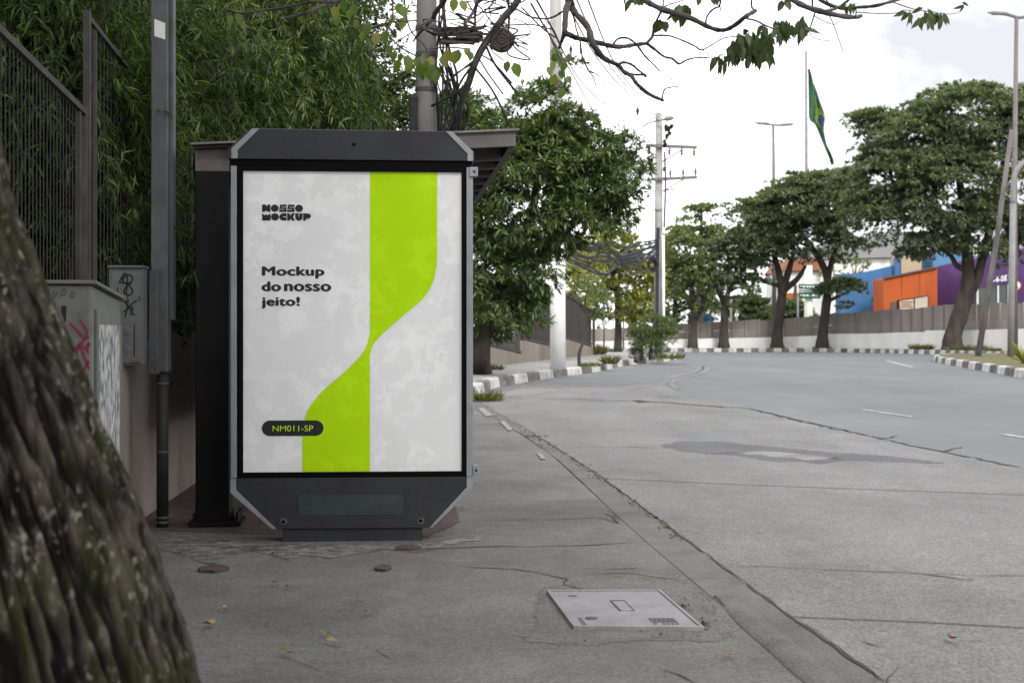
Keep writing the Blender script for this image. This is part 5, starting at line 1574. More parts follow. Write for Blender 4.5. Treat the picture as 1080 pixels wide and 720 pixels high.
# ================================================================== TREES
# ---- near mossy trunk
def near_tree():
    prof = [(-.1, -.34, .56), (.2, -.435, .47), (.587, -.535, .40), (.763, -.595, .385), (.954, -.672, .37), (1.203, -.778, .36), (1.35, -.84, .355), (1.526, -.885, .35), (1.8, -.95, .345), (2.6, -1.08, .34), (3.6, -1.15, .33)]
    zs = [p[0] for p in prof]
    base = Vector((-.9, 2.2, 0))
    t = thing('mossy_tree', 'big mossy rough barked tree trunk leaning out of the left edge close to the camera', 'tree', base)
    nz, na = 520, 380
    vs, ridge = [], []
    for i in range(nz + 1):
        z = -.1 + 3.7 * i / nz
        e = np.interp(z, zs, [p[1] for p in prof]); r = np.interp(z, zs, [p[2] for p in prof])
        c = Vector((e - r, 2.35, z))
        for j in range(na):
            a = 2 * math.pi * j / na
            ca, sa = math.cos(a), math.sin(a)
            q = Vector((ca * 6.5, sa * 6.5, z * 3.1))
            warp = mnoise.noise(q * .8) * .9
            n1 = mnoise.noise(Vector((ca * 29 + warp, sa * 29 + warp, z * 7)))
            n2 = mnoise.noise(Vector((ca * 42 + warp, sa * 42, z * 9.0 + 4)))
            n3 = mnoise.noise(Vector((ca * 55, sa * 55, z * 26)))
            rd = 1 - abs(n1) * 2.2
            cut_ = max(0, min(1, .55 + n1 * 2.4 + n2 * 1.3))
            h = cut_ * .014 + n2 * .008 + n3 * .006
            lump = mnoise.noise(Vector((ca * 1.6, sa * 1.6, z * 1.1))) * .03
            rr = r - .018 + h + lump * .6
            vs.append((c.x + rr * ca - base.x, c.y + rr * sa - base.y, c.z))
            ridge.append(max(0, min(1, cut_ * .8 + n3 * .3 + .1)))
    fs = []
    for i in range(nz):
        for j in range(na):
            j2 = (j + 1) % na
            fs.append((i * na + j, i * na + j2, (i + 1) * na + j2, (i + 1) * na + j))
    me = bpy.data.meshes.new('trunk'); me.from_pydata(vs, [], fs)
    at = me.attributes.new('ridge', 'FLOAT', 'POINT'); at.data.foreach_set('value', ridge)
    me.update()
    link('trunk', me, M['bark_near'], t, smooth=True)
    # limbs seen against the sky: (px, py, Y, radius px)
    YB = 6.2
    sB_ = YB / F
    limbs = MB(base)
    top = Vector((-1.35, 2.35, 3.5))
    def limb(pts, r0, r1, Y=YB, pre=None, per=5, n=7):
        q = [P(x, y, Y + (.35 * math.sin(i * 1.1) if i else 0)) for i, (x, y) in enumerate(pts)]
        k = len(q)
        rad = [(r0 + (r1 - r0) * i / (k - 1)) * sB_ for i in range(k)]
        if pre: q = list(pre) + q; rad = [r0 * sB_ * (1 + .35 * (len(pre) - i)) for i in range(len(pre))] + rad
        pp = smoothline(q, per)
        rr = list(np.interp(np.linspace(0, 1, len(pp)), np.linspace(0, 1, len(rad)), rad))
        rr = [x * random.uniform(.85, 1.18) for x in rr]
        limbs.tube(pp, rr, n)
    hub = P(597, -70, YB)
    pre1 = [top, Vector((-.9, 3.6, 4.3)), Vector((-.2, 5.2, 4.0))]
    limb([(597, -70), (600, -20), (600, 0), (597, 12), (595.5, 35)], 5, 3.1, pre=pre1)
    limb([(595.5, 35), (593, 42), (589.5, 51)], 2.6, 1.3)
    limb([(595.5, 35), (602, 37.5), (609, 40.5), (626, 44), (646, 49), (659, 49), (672, 47), (682, 46)], 3.1, 2.0)
    limb([(682, 46), (688, 38.5), (690, 28), (696, 15), (698, 11)], 1.7, 1.1)
    limb([(646, 48), (652, 41), (662, 40.5), (671, 46.5)], 1.2, 1.1)
    limb([(600, -20), (602, 2), (606, 13), (620, 29), (624, 44), (632, 57), (641, 64), (652, 69), (658, 76), (665.5, 80), (672, 89), (684, 99), (699, 106)], 4, 1.6)
    limb([(652, 68), (658, 66), (665.5, 68), (673, 74), (681, 80)], 1.6, 1.1); limb([(661, 78), (670, 79), (678, 79), (681, 81)], 1.4, 1.2)
    limb([(665.5, 68), (672, 70)], .6, .3)
    limb([(698, 106), (700.5, 95), (706, 92.6), (715, 91.5)], 1.0, .5); limb([(715, 91.5), (730, 96), (742, 97)], .4, .25)
    limb([(601, 8), (605, 18), (607.5, 30), (612, 45), (613, 56), (620, 73), (626, 82), (629, 92)], 1.0, .6)
    limb([(613, 56), (612, 47)], 1.3, 1.0); limb([(620, 74), (630, 79), (637, 86), (636, 95), (626, 101)], .6, .3); limb([(610, 71), (618, 73), (626, 78)], .4, .4)
    limb([(671.6, 47), (680, 59), (690, 69), (696, 75.5)], 1.2, .7)
    limb([(682, 46.6), (691, 53), (700.7, 60), (709, 62), (716, 67.5), (723, 64), (731, 61.6), (742, 61), (754, 61.5), (762, 57)], 1.5, .6)
    limb([(690, 37.8), (700, 37.5), (708, 38.5), (720, 43), (733, 49), (740, 53), (750, 48), (762, 41), (772, 39), (784, 38)], 1.1, .5)
    limb([(740, 53), (748, 58), (757, 61)], .5, .4); limb([(701, 62), (702, 75), (708, 84), (720, 77), (730, 63)], .4, .3); limb([(708, 84), (709, 92)], .35, .3)
    limb([(735, 48), (738, 38), (744, 26)], .4, .3); limb([(684, 46), (696, 54), (705, 58)], .4, .3); limb([(755, 52), (764, 46)], .4, .3)
    pre2 = [top, Vector((-.7, 3.9, 4.6)), Vector((.2, 5.4, 4.1))]
    limb([(640, -60), (664, -12), (679, 0), (696, 9), (711, 14), (730, 20), (745, 27.5), (756, 31.5), (766, 31.5), (776, 26), (786, 18), (797, 11.5)], 3.4, 2.0, pre=pre2)
    limb([(797, 11.5), (793, 8), (792.5, 0), (793, -14)], 1.1, .9)
    limb([(788, 20), (797, 22), (807, 27), (818, 31), (822, 28)], 1.1, .7)
    limb([(744, 26), (746, 17), (752, 10), (759, 6), (760, -8)], 1.1, .9); limb([(759, 6), (760.5, 12)], .7, .4); limb([(759, 6), (757, 5)], .6, .4)
    limb([(697, 9), (700, 4), (699, -8)], 1.0, .8); limb([(696, 10), (706, 5), (716, 2), (724, -1)], .8, .5); limb([(690, 28), (687, 24), (689, 20)], .5, .4)
    pre3 = [top, Vector((-.3, 4.2, 4.9)), Vector((.9, 5.6, 4.0))]
    limb([(806, -50), (822, -12), (836, 0), (852, 8), (869, 13), (886, 17), (902, 18.5), (908, 17)], 3.6, 2.0, pre=pre3)
    limb([(856, -6), (872, 4), (888, 9), (905, 8), (925, 6), (950, -1)], 2.0, 1.5); limb([(870, 12), (882, 9), (893, 2), (900, -6)], 1.4, 1.0); limb([(857, -4), (857, 10), (860, 13)], 1.0, .7); limb([(868, -4), (874, 4), (878, 14)], .7, .4)
    limb([(860, 12), (857, 22), (853, 33), (848, 40), (843, 42)], .8, .5); limb([(853, 33), (858, 40), (870, 43), (879, 42)], .4, .25); limb([(859, 17), (870, 23), (880, 26), (885, 22)], .5, .3)
    limb([(874, 15), (879, 26), (884, 40), (889, 54)], .55, .3); limb([(902, 18), (903, 12), (901, 4)], .8, .6)
    limb([(903, 13), (925, 14.5), (945, 14), (953, 11), (964, 12)], .5, .35); limb([(984, 13), (998, 15), (1010, 14), (1014, 10)], .4, .25); limb([(940, 2), (964, 10), (984, 13)], .6, .4)
    # twigs coming in at the upper left
    pre4 = [top, Vector((-1.7, 4.0, 3.9)), Vector((-1.3, 5.5, 3.1))]
    limb([(372, -40), (366, -8), (352, 3), (338, 7), (325, 13), (312, 17), (300, 19)], 2.6, 1.2, pre=pre4)
    limb([(352, 3), (330, 2), (300, 6), (260, -6)], 1.2, .6); limb([(325, 13), (322, 24), (328, 34)], .5, .3); limb([(467, -30), (459, 14), (452, 24), (446, 31)], 3.6, 2.4, Y=7.0, pre=[top, Vector((-1.1, 4.4, 4.1)), Vector((-.7, 6, 3.4))]); limb([(452, 24), (440, 38), (436, 44)], 2.2, 1.0, Y=7.0)
    limb([(510, -30), (503, 4), (497, 16), (490, 26)], 2.6, 2.0, Y=7.0, pre=[top, Vector((-1.0, 4.4, 4.3)), Vector((-.3, 6, 3.6))]); limb([(503, 4), (501, 18), (502, 32)], 1.4, 1.2, Y=7.0)
    limb([(545, 10), (560, 18), (574, 20), (584, 18), (594, 12)], .9, 1.1); limb([(574, 20), (584, 32), (590, 45)], .5, .5)
    limbs.build('limb', M['twig'], t, smooth=True)
    # crown above the picture: blobs round the camera added to shade panel and pavement
    blobs = [(Vector((-1.8, 2.0, 6.0)), (2.6, 2.6, 1.3)), (Vector((-3.2, 6.5, 6.6)), (2.6, 3.0, 1.2)), (Vector((-.9, 5.0, 7.0)), (2.2, 2.4, 1.1)), (Vector((-1.4, -1.5, 5.6)), (3.0, 2.4, 1.3)), (Vector((-4.4, 2.5, 6)), (2.4, 2.8, 1.3)), (Vector((.5, .2, 5.7)), (2.0, 2.3, 1.1)), (Vector((.6, -3.0, 5.6)), (2.2, 2.0, 1.1)), (Vector((-3.6, -2.5, 4.4)), (2.0, 2.6, 1.6))]
    C, A, pc = pads(blobs, 640, .6, 16, .5, .3)
    pos, d, Ls, Ws, nr = clusters_to_leaves(C, A, 7, .17, .07, 1.0, .45)
    pos = pos - np.array([tuple(base)])
    link('crown', leaf_mesh('crown', pos, d, Ls, Ws, nr), M['leaf_hang'], t)
    lb = MB(base)
    lb.tube([top - Vector((.05, 0, .4)), top + Vector((-.1, 0, .5)), Vector((-1.6, 2.5, 5.2))], [.28, .22, .14], 10)
    for i in RNG.choice(len(pc), 22, replace=False):
        lb.tube(limb_path(Vector((-1.5, 2.5, 4.4)), Vector(pc[i]), .08), [.06, .05, .04, .03, .02, .012], 6)
    lb.build('limb', M['twig'], t, smooth=True)  # limbs up into the added crown
    # leaves still hanging on the thin branches
    sets = []
    def leaves_at(x0, x1, y0, y1, n, L, W, Y=YB, droop=1.3):
        p = np.array([tuple(P(random.uniform(x0, x1), random.uniform(y0, y1), Y + random.uniform(-.25, .25))) for _ in range(n)])
        d = RNG.normal(size=(n, 3)) * .45 + np.array([[0, 0, -droop]])
        nr = np.stack([RNG.normal(size=n) * .7, -np.abs(RNG.normal(size=n)) - .4, RNG.normal(size=n) * .2], 1)
        sets.append((p, d, np.full(n, L) * RNG.uniform(.7, 1.2, n), np.full(n, W) * RNG.uniform(.8, 1.2, n), nr))
    leaves_at(776, 816, 33, 54, 90, .07, .027); leaves_at(788, 812, 46, 60, 36, .066, .026); leaves_at(768, 792, 42, 58, 24, .062, .024)
    leaves_at(818, 833, 20, 32, 22, .075, .025); leaves_at(830, 852, 16, 30, 16, .08, .026); leaves_at(754, 772, 58, 64, 9, .07, .026); leaves_at(795, 808, 26, 32, 6, .06, .026)
    leaves_at(708, 728, 4, 14, 16, .066, .036); leaves_at(696, 704, 18, 24, 2, .07, .045); leaves_at(655, 676, -8, 0, 6, .06, .03); leaves_at(735, 755, -8, -3, 3, .05, .03)
    leaves_at(968, 996, 8, 20, 22, .068, .025); leaves_at(956, 968, 10, 14, 5, .066, .024); leaves_at(1008, 1022, 2, 16, 3, .045, .016, droop=.4)
    leaves_at(888, 902, 0, 8, 4, .06, .024); leaves_at(825, 835, -4, 6, 4, .05, .03)
    cat_ = [np.concatenate([s[i] for s in sets]) for i in range(5)]
    cat_[0] = cat_[0] - np.array([tuple(base)])
    link('hanging_leaves', leaf_mesh('hanging_leaves', *cat_, fold=.15, curl=.12, detail=2), M['leaf_hang'], t)
    return t
near_tree()

# vine with broad yellow green leaves climbing the old pole
vb = P(446, 60, 13.7)
vine = thing('climbing_vine', 'yellow green heart leaved vine hanging on the old pole above the shelter', 'vine', vb)
sets = []
st = MB(vb)
def vine_leaves(lst, Y, L):
    for x, y in lst:
        n = 1
        p = np.array([tuple(P(x, y, Y + random.uniform(-.3, .3)))])
        d = np.array([[random.uniform(-.5, .5), random.uniform(-.3, .2), -1]])
        nr = np.array([[random.uniform(-.5, .5), -1, .3]])
        l_ = L * random.uniform(.75, 1.2)
        sets.append((p, d, np.array([l_]), np.array([l_ * .72]), nr))
vine_leaves([(420, 3), (424, 6), (412, 15), (428, 18), (389, 24), (386, 32), (398, 34), (404, 33), (409, 48), (416, 54), (424, 56), (430, 58), (438, 60), (446, 56), (444, 66), (452, 64), (456, 68), (460, 74), (462, 70), (455, 60), (470, 52), (478, 54), (484, 52), (492, 50), (496, 54), (466, 58), (440, 70), (448, 72), (434, 64), (422, 62), (480, -2), (486, 0), (536, 64), (542, 66)], 13.3, .125)
vine_leaves([(583, 50), (588, 56), (592, 60), (596, 66), (590, 74), (598, 80), (586, 78), (582, 64), (578, 70), (594, 92), (600, 56)], 13.3, .115)
vine_leaves([(244, 16), (250, 14), (254, 20), (316, 12), (340, 2), (352, 6), (362, 0), (368, 10), (356, 16), (376, 20), (372, 4)], 9.5, .085)
cat_ = [np.concatenate([s[i] for s in sets]) for i in range(5)]
cat_[0] = cat_[0] - np.array([tuple(vb)])
link('leaves', leaf_mesh('leaves', *cat_, fold=.12, curl=.15, detail=2), M['leaf_vine'], vine)
for pts in ([(412, -20), (414, 20), (404, 36), (396, 40)], [(425, -10), (432, 30), (450, 52), (452, 80)], [(452, 52), (470, 50), (496, 52)], [(404, 30), (420, 48), (440, 60)], [(574, 26), (584, 48), (594, 70), (596, 92)], [(390, 30), (410, 24), (440, 22)], [(240, 10), (256, 14), (300, 8), (345, 0)]):
    st = MB(vb); st.tube(smoothline([P(x, y, 13.3 if x > 380 else 9.5) for x, y in pts], 5), .008, 5)
    st.build('stem', M['twig'], vine, smooth=True)

# ---- bamboo behind the left fence
def bamboo(label, blobs, leaf, n_spray, L, W, culms, m=6, nodes=6, group='bamboo behind the left wall', base=None, spray_len=.5, droop=.25):
    base = base or Vector((blobs[0][0].x, blobs[0][0].y, 1.0))
    t = thing('bamboo_clump', label, 'bamboo', base, 0, group)
    w = np.array([np.prod(b_[1]) ** (2 / 3) * b_[2] for b_ in blobs]); w /= w.sum()
    ids = RNG.choice(len(blobs), n_spray, p=w)
    bc = np.array([tuple(b_[0]) for b_ in blobs])[ids]; br = np.array([b_[1] for b_ in blobs])[ids]
    d = rand_dirs(n_spray)
    nsub = max(8, n_spray // 14)
    c0 = (bc[:nsub] + d[:nsub] * br[:nsub] * RNG.uniform(.25, 1, (nsub, 1)))[RNG.integers(0, nsub, n_spray)]
    c0 = c0 + RNG.normal(size=(n_spray, 3)) * np.array([[.2, .2, .16]])
    out = unit(d * np.array([[1, 1, .5]]) + np.array([[.25, -.35, .05]]) + RNG.normal(size=(n_spray, 3)) * .55)
    Cs, As = [], []
    SL = spray_len * RNG.uniform(.5, 1.3, (n_spray, 1))
    for k in range(nodes):
        s = k / (nodes - 1)
        p = c0 + out * SL * s + np.array([[0, 0, -1]]) * SL * s * s * .55
        a = unit(out + np.array([[0, 0, -1]]) * s * .9)
        Cs.append(p); As.append(a)
    C, A = np.concatenate(Cs), np.concatenate(As)
    pos, dd, Ls, Ws, nr = clusters_to_leaves(C, A, m, L, W, 1.15, droop, .012)
    pos = pos - np.array([tuple(base)])
    link('foliage', leaf_mesh('foliage', pos, dd, Ls, Ws, nr, fold=.1, curl=.2), leaf, t)
    cm = MB(base)
    for k in range(culms):
        b_ = random.choice(blobs)
        x0 = b_[0].x + random.uniform(-1, 1) * b_[1][0] * .6; y0 = b_[0].y + random.uniform(-1, 1) * b_[1][1] * .6
        x0 = min(x0, wall_x(y0) - .4)
        h = b_[0].z + b_[1][2] * random.uniform(.2, .8)
        lean = random.uniform(.2, .9)
        cm.tube(smoothline([(x0, y0, .8), (x0 + lean * .15, y0, .8 + h * .4), (x0 + lean * .5, y0 - .1, h * .8), (x0 + lean, y0 - .2, h)], 4), [.022, .02, .018, .016, .014, .013, .012, .011, .01, .008, .006, .005, .004], 6)
    cm.build('culms', M['nest'], t, smooth=True)
    return t
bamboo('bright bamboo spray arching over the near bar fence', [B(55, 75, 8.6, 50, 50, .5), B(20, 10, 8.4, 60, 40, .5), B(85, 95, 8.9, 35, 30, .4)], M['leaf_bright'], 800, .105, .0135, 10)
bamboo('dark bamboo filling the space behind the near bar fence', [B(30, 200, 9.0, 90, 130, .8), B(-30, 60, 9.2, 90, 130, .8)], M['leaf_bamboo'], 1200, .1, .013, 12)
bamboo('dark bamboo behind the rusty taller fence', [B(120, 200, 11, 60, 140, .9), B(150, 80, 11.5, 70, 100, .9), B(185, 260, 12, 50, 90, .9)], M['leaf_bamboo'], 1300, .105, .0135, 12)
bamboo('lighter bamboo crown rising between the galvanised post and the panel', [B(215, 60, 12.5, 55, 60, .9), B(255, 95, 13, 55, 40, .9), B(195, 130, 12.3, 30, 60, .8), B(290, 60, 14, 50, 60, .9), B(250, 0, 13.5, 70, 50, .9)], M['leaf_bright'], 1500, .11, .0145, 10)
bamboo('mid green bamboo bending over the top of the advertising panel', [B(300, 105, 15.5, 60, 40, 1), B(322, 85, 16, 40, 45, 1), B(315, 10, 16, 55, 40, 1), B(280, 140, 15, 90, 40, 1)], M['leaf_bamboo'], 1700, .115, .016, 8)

# darker broad leaved trees behind
dt = lambda label, base, trunk, blobs, leaf, **k: tree('shade_tree', label, 'tree', base, trunk, blobs, leaf, M['barkdark'], group='shade trees behind the left wall', **k)
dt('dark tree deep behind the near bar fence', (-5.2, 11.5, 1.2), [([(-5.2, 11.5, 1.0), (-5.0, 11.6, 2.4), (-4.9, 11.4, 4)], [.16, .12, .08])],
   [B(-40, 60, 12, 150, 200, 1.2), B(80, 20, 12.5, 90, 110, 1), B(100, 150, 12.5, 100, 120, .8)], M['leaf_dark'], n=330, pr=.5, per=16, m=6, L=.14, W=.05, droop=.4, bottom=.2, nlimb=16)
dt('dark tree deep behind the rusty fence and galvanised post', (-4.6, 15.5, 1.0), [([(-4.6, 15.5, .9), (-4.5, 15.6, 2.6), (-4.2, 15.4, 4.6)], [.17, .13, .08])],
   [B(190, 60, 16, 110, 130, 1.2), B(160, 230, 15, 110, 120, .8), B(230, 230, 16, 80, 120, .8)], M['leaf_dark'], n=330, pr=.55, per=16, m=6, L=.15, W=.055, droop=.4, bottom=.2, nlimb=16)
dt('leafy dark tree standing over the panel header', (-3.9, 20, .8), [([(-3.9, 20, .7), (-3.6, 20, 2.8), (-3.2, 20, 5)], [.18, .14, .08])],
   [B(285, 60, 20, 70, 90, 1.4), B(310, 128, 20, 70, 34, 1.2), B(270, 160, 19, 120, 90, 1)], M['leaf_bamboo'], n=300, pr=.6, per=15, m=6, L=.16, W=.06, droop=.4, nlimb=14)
tree('small_leaved_tree', 'thin small leaved tree with sky gaps left of the old pole', 'tree', (-3.2, 24.5, .8), [([(-3.2, 24.5, .6), (-2.9, 24.4, 3), (-2.4, 24.2, 5)], [.13, .1, .05])],
     [B(390, 118, 23, 60, 35, 1.2, 1.3), B(360, 60, 23, 45, 55, 1, .5), B(430, 125, 22, 40, 25, .8, 1.2), B(395, 70, 23, 40, 45, 1, .22), B(370, 10, 22, 40, 40, 1, .6), B(415, 95, 23, 45, 30, 1, .4)], M['leaf_bamboo'], M['barkdark'], n=150, pr=.5, per=16, m=5, L=.11, W=.045, droop=.3, nlimb=26, twig_r=.012)
tree('bushy_tree', 'dense green bush rising right of the old pole behind the shelter roof', 'tree', (-.9, 25, .1), [([(-.9, 25, 0), (-.9, 25, 2), (-.8, 25, 3.5)], [.1, .08, .04])],
     [B(480, 125, 25, 30, 32, .8), B(500, 150, 25, 30, 30, .8), B(465, 160, 25, 40, 30, .8)], M['leaf_mango'], M['barkdark'], n=90, pr=.4, per=14, m=7, L=.15, W=.04, droop=.3, nlimb=10)

# ---- mango tree on the left pavement
tree('mango_tree', 'dense dark green mango tree with short trunk on the pavement right of the panel', 'tree', G(507, 394, .19),
     [([G(507, 394, .19), P(507, 372, 31), P(512, 345, 31), P(530, 300, 31)], [.26, .21, .2, .14]), ([P(510, 350, 31), P(530, 290, 31.2), P(560, 230, 31.2), P(570, 150, 31)], [.18, .15, .11, .06]), ([P(512, 345, 31), P(560, 280, 30.6), P(610, 230, 30.6), P(640, 190, 30.5)], [.15, .12, .08, .05])],
     [B(548, 205, 31, 68, 85, 1.7, 1.2), B(578, 122, 31, 38, 40, .9), B(640, 178, 30.5, 40, 44, .9), B(598, 226, 30.5, 48, 42, 1.1), B(526, 288, 31, 50, 58, 1.3, 1.1), B(500, 230, 31.5, 60, 100, 1.3), B(648, 200, 30.5, 22, 36, .7), B(590, 160, 31, 60, 50, 1.2), B(544, 322, 31, 28, 24, .8, .7), B(586, 175, 30.8, 30, 62, 1.0, 1.0), B(600, 95, 31, 18, 30, .5, .6), B(520, 345, 30.5, 30, 22, .8, .8), B(535, 140, 31.5, 40, 30, .8, .7), B(585, 262, 30.6, 24, 26, .7, .5)],
     M['leaf_mango'], M['bark'], n=540, pr=.42, per=14, m=9, L=.175, W=.045, droop=.3, openn=1.1, bottom=.25, nlimb=22, lo=.55, upbias=.3)

# ---- left far: yellow-green trees, sapling, shrub
tree('yellow_green_tree', 'airy yellow green tree with thin dark trunk in the far side street', 'tree', (P(651.5, 0, 73).x, 73, .2),
     [([Vector((P(651.5, 0, 73).x, 73, .1)), P(652, 345, 73), P(651, 315, 73), P(645, 280, 73)], [.22, .19, .17, .1])],
     [B(640, 285, 72, 36, 32, 1.5), B(668, 295, 72, 28, 32, 1.3), B(645, 258, 72, 32, 18, 1.3), B(612, 290, 70, 22, 30, 1.2), B(670, 322, 72, 26, 16, 1), B(620, 268, 71, 26, 18, 1)], M['leaf_yellow'], M['bark'], n=190, pr=.6, per=13, m=4, L=.26, W=.13, droop=.3, nlimb=26, twig_r=.03)
tree('yellow_green_tree', 'yellowing bare branched tree reaching over the stepped fence', 'tree', (2.0, 60, .3),
     [([(2.0, 60, .2), P(600, 330, 59), P(612, 290, 58), P(636, 262, 57)], [.16, .13, .09, .05])],
     [B(608, 305, 58, 22, 26, 1), B(622, 275, 57, 24, 22, 1), B(600, 330, 58, 18, 20, .9)], M['leaf_yellow'], M['bark'], n=55, pr=.5, per=11, m=4, L=.2, W=.1, droop=.3, nlimb=24, twig_r=.025)
tree('sapling', 'thin crooked sapling at the kerb between the white pole and the corner', 'tree', G(611, 386, .19),
     [([G(611, 386, .19), P(611, 372, 39), P(616, 358, 39), P(619, 340, 39), P(617, 318, 39), P(622, 300, 39)], [.05, .045, .04, .035, .025, .015]), ([P(619, 340, 39), P(630, 322, 39), P(634, 305, 39)], [.03, .02, .01]), ([P(618, 330, 39), P(606, 315, 39), P(600, 305, 39)], [.025, .018, .01])],
     [B(622, 308, 39, 18, 18, .5), B(608, 312, 39, 14, 16, .4), B(634, 318, 39, 10, 16, .4)], M['leaf_mid'], M['bark'], n=26, pr=.25, per=8, m=4, L=.11, W=.05, nlimb=16, twig_r=.012)
tree('shrub', 'feathery bright green shrub at the foot of the electricity pole', 'shrub', P(686, 0, 50.5) * 1 - Vector((0, 0, P(686, 0, 50.5).z - .19)),
     [([Vector((P(686, 0, 50.5).x, 50.5, .15)), P(687, 360, 50.5), P(690, 340, 50.5)], [.08, .06, .03]), ([Vector((P(677, 0, 50.5).x, 50.5, .15)), P(676, 358, 50.5), P(674, 345, 50.5)], [.06, .05, .02])],
     [B(690, 345, 50.5, 18, 14, .6), B(697, 360, 50.5, 12, 16, .5), B(677, 352, 50.5, 12, 14, .5), B(684, 365, 50.3, 14, 14, .5), B(703, 345, 50.8, 12, 10, .4)], M['leaf_bush'], M['bark'], n=90, pr=.24, per=14, m=7, L=.13, W=.022, droop=.1, nlimb=14, twig_r=.012)
tree('shrub', 'dark twisted low shrub on the kerb beside the feathery shrub', 'shrub', G(671, 380, .19), [([G(671, 380, .19), P(672, 372, 48), P(670, 366, 48)], [.09, .08, .05])],
     [B(671, 372, 48, 6, 7, .3)], M['leaf_dark'], M['barkdark'], n=12, pr=.15, per=8, m=5, L=.1, W=.04, nlimb=6)

# ---- far right row of trees
def FT(px, d=1.3):
    p = far_pt(px, d); return Vector((p.x, p.y, .2))
def trunk_px(pts, Y, r): return ([P(x, y, Y) for x, y in pts], r)
b1 = FT(1005); Y1 = b1.y
tree('broad_tree', 'largest broad tree with thick dark leaning trunk at the right edge', 'tree', b1,
     [([b1 + Vector((0, 0, -.1)), P(1005, 355, Y1), P(1013, 330, Y1), P(1020, 305, Y1), P(1021, 280, Y1), P(1018, 240, Y1), P(1012, 190, Y1), P(1005, 140, Y1)], [.66, .44, .42, .42, .3, .25, .18, .1]),
      ([P(1018, 318, Y1), P(1030, 295, Y1), P(1038, 265, Y1), P(1048, 225, Y1), P(1060, 160, Y1)], [.28, .25, .22, .17, .09]),
      ([P(1019, 285, Y1), P(1009, 280, Y1), P(1003, 270, Y1), P(992, 262, Y1)], [.16, .14, .12, .07]),
      ([P(1018, 245, Y1), P(980, 215, Y1), P(940, 190, Y1)], [.25, .18, .08])],
     [B(1015, 125, Y1, 62, 38, 3.5), B(962, 150, Y1, 50, 38, 3), B(940, 190, Y1 - .5, 44, 42, 2.6), B(1000, 200, Y1 - 1.5, 60, 48, 2.5), B(1065, 180, Y1, 50, 70, 3.4), B(955, 235, Y1, 44, 36, 2.4), B(915, 225, Y1, 24, 26, 1.6, .8), B(1040, 240, Y1 - .5, 40, 34, 2.4, .7), B(978, 265, Y1 - .5, 24, 26, 1.4, .9), B(905, 125, Y1, 12, 8, .6, .6), B(930, 128, Y1, 26, 14, 1.2, .8), B(1090, 120, Y1, 40, 36, 2.4), B(1078, 262, Y1, 20, 24, 1.3, .5)],
     M['leaf_ficus'], M['barkdark'], n=640, pr=1.0, per=28, m=8, L=0.23, W=0.104, droop=.15, flat=.32, lo=.6, upbias=.6, bottom=.45, group='trees along the far wall', nlimb=34, twig_r=.05)
b2 = FT(867); Y2 = b2.y
tree('broad_tree', 'tree with dark forked trunk and low side bough in front of the blue wall', 'tree', b2,
     [([b2 + Vector((0, 0, -.1)), P(868, 350, Y2), P(871, 325, Y2), P(873, 300, Y2), P(868, 280, Y2), P(852, 255, Y2), P(838, 235, Y2)], [.42, .29, .26, .24, .19, .14, .08]),
      ([P(872, 300, Y2), P(876, 280, Y2), P(884, 255, Y2), P(890, 240, Y2)], [.2, .16, .12, .07]), ([P(873, 318, Y2), P(885, 312, Y2), P(895, 308, Y2)], [.12, .09, .05])],
     [B(850, 215, Y2, 52, 30, 2.6), B(880, 215, Y2, 36, 30, 2.2), B(845, 245, Y2, 44, 26, 2.2), B(882, 258, Y2, 26, 18, 1.5, .7), B(888, 307, Y2 - .6, 20, 16, 1.1, 1.0), B(895, 195, Y2 + 1, 24, 20, 1.4), B(870, 192, Y2, 30, 12, 1.5, .8), B(838, 192, Y2, 12, 10, .8, .7)],
     M['leaf_ficus'], M['barkdark'], n=290, pr=.85, per=25, m=8, L=0.22, W=0.096, droop=.15, flat=.34, lo=.55, upbias=.6, bottom=.5, group='trees along the far wall', nlimb=30, twig_r=.045)
b3 = FT(819.5); Y3 = b3.y
tree('broad_tree', 'tree with two upright stems left of the green road sign', 'tree', b3,
     [([b3 + Vector((0, 0, -.1)), P(820, 350, Y3), P(823, 325, Y3), P(826, 305, Y3), P(832, 285, Y3), P(838, 262, Y3)], [.42, .29, .27, .24, .18, .1]),
      ([P(825, 312, Y3), P(822, 290, Y3), P(816, 265, Y3)], [.24, .2, .12]), ([P(827, 306, Y3), P(841, 294, Y3), P(850, 280, Y3)], [.2, .15, .08])],
     [B(800, 232, Y3, 40, 26, 2.2), B(825, 225, Y3, 36, 28, 2.2), B(800, 258, Y3, 34, 24, 2), B(783, 280, Y3, 24, 18, 1.5, .8), B(828, 262, Y3, 24, 16, 1.4, .5), B(795, 298, Y3, 16, 14, 1, .5)],
     M['leaf_ficus'], M['barkdark'], n=175, pr=.8, per=22, m=8, L=0.22, W=0.096, droop=.15, flat=.34, lo=.5, upbias=.6, bottom=.5, group='trees along the far wall', nlimb=26, twig_r=.045)
b4 = FT(763.5); Y4 = b4.y
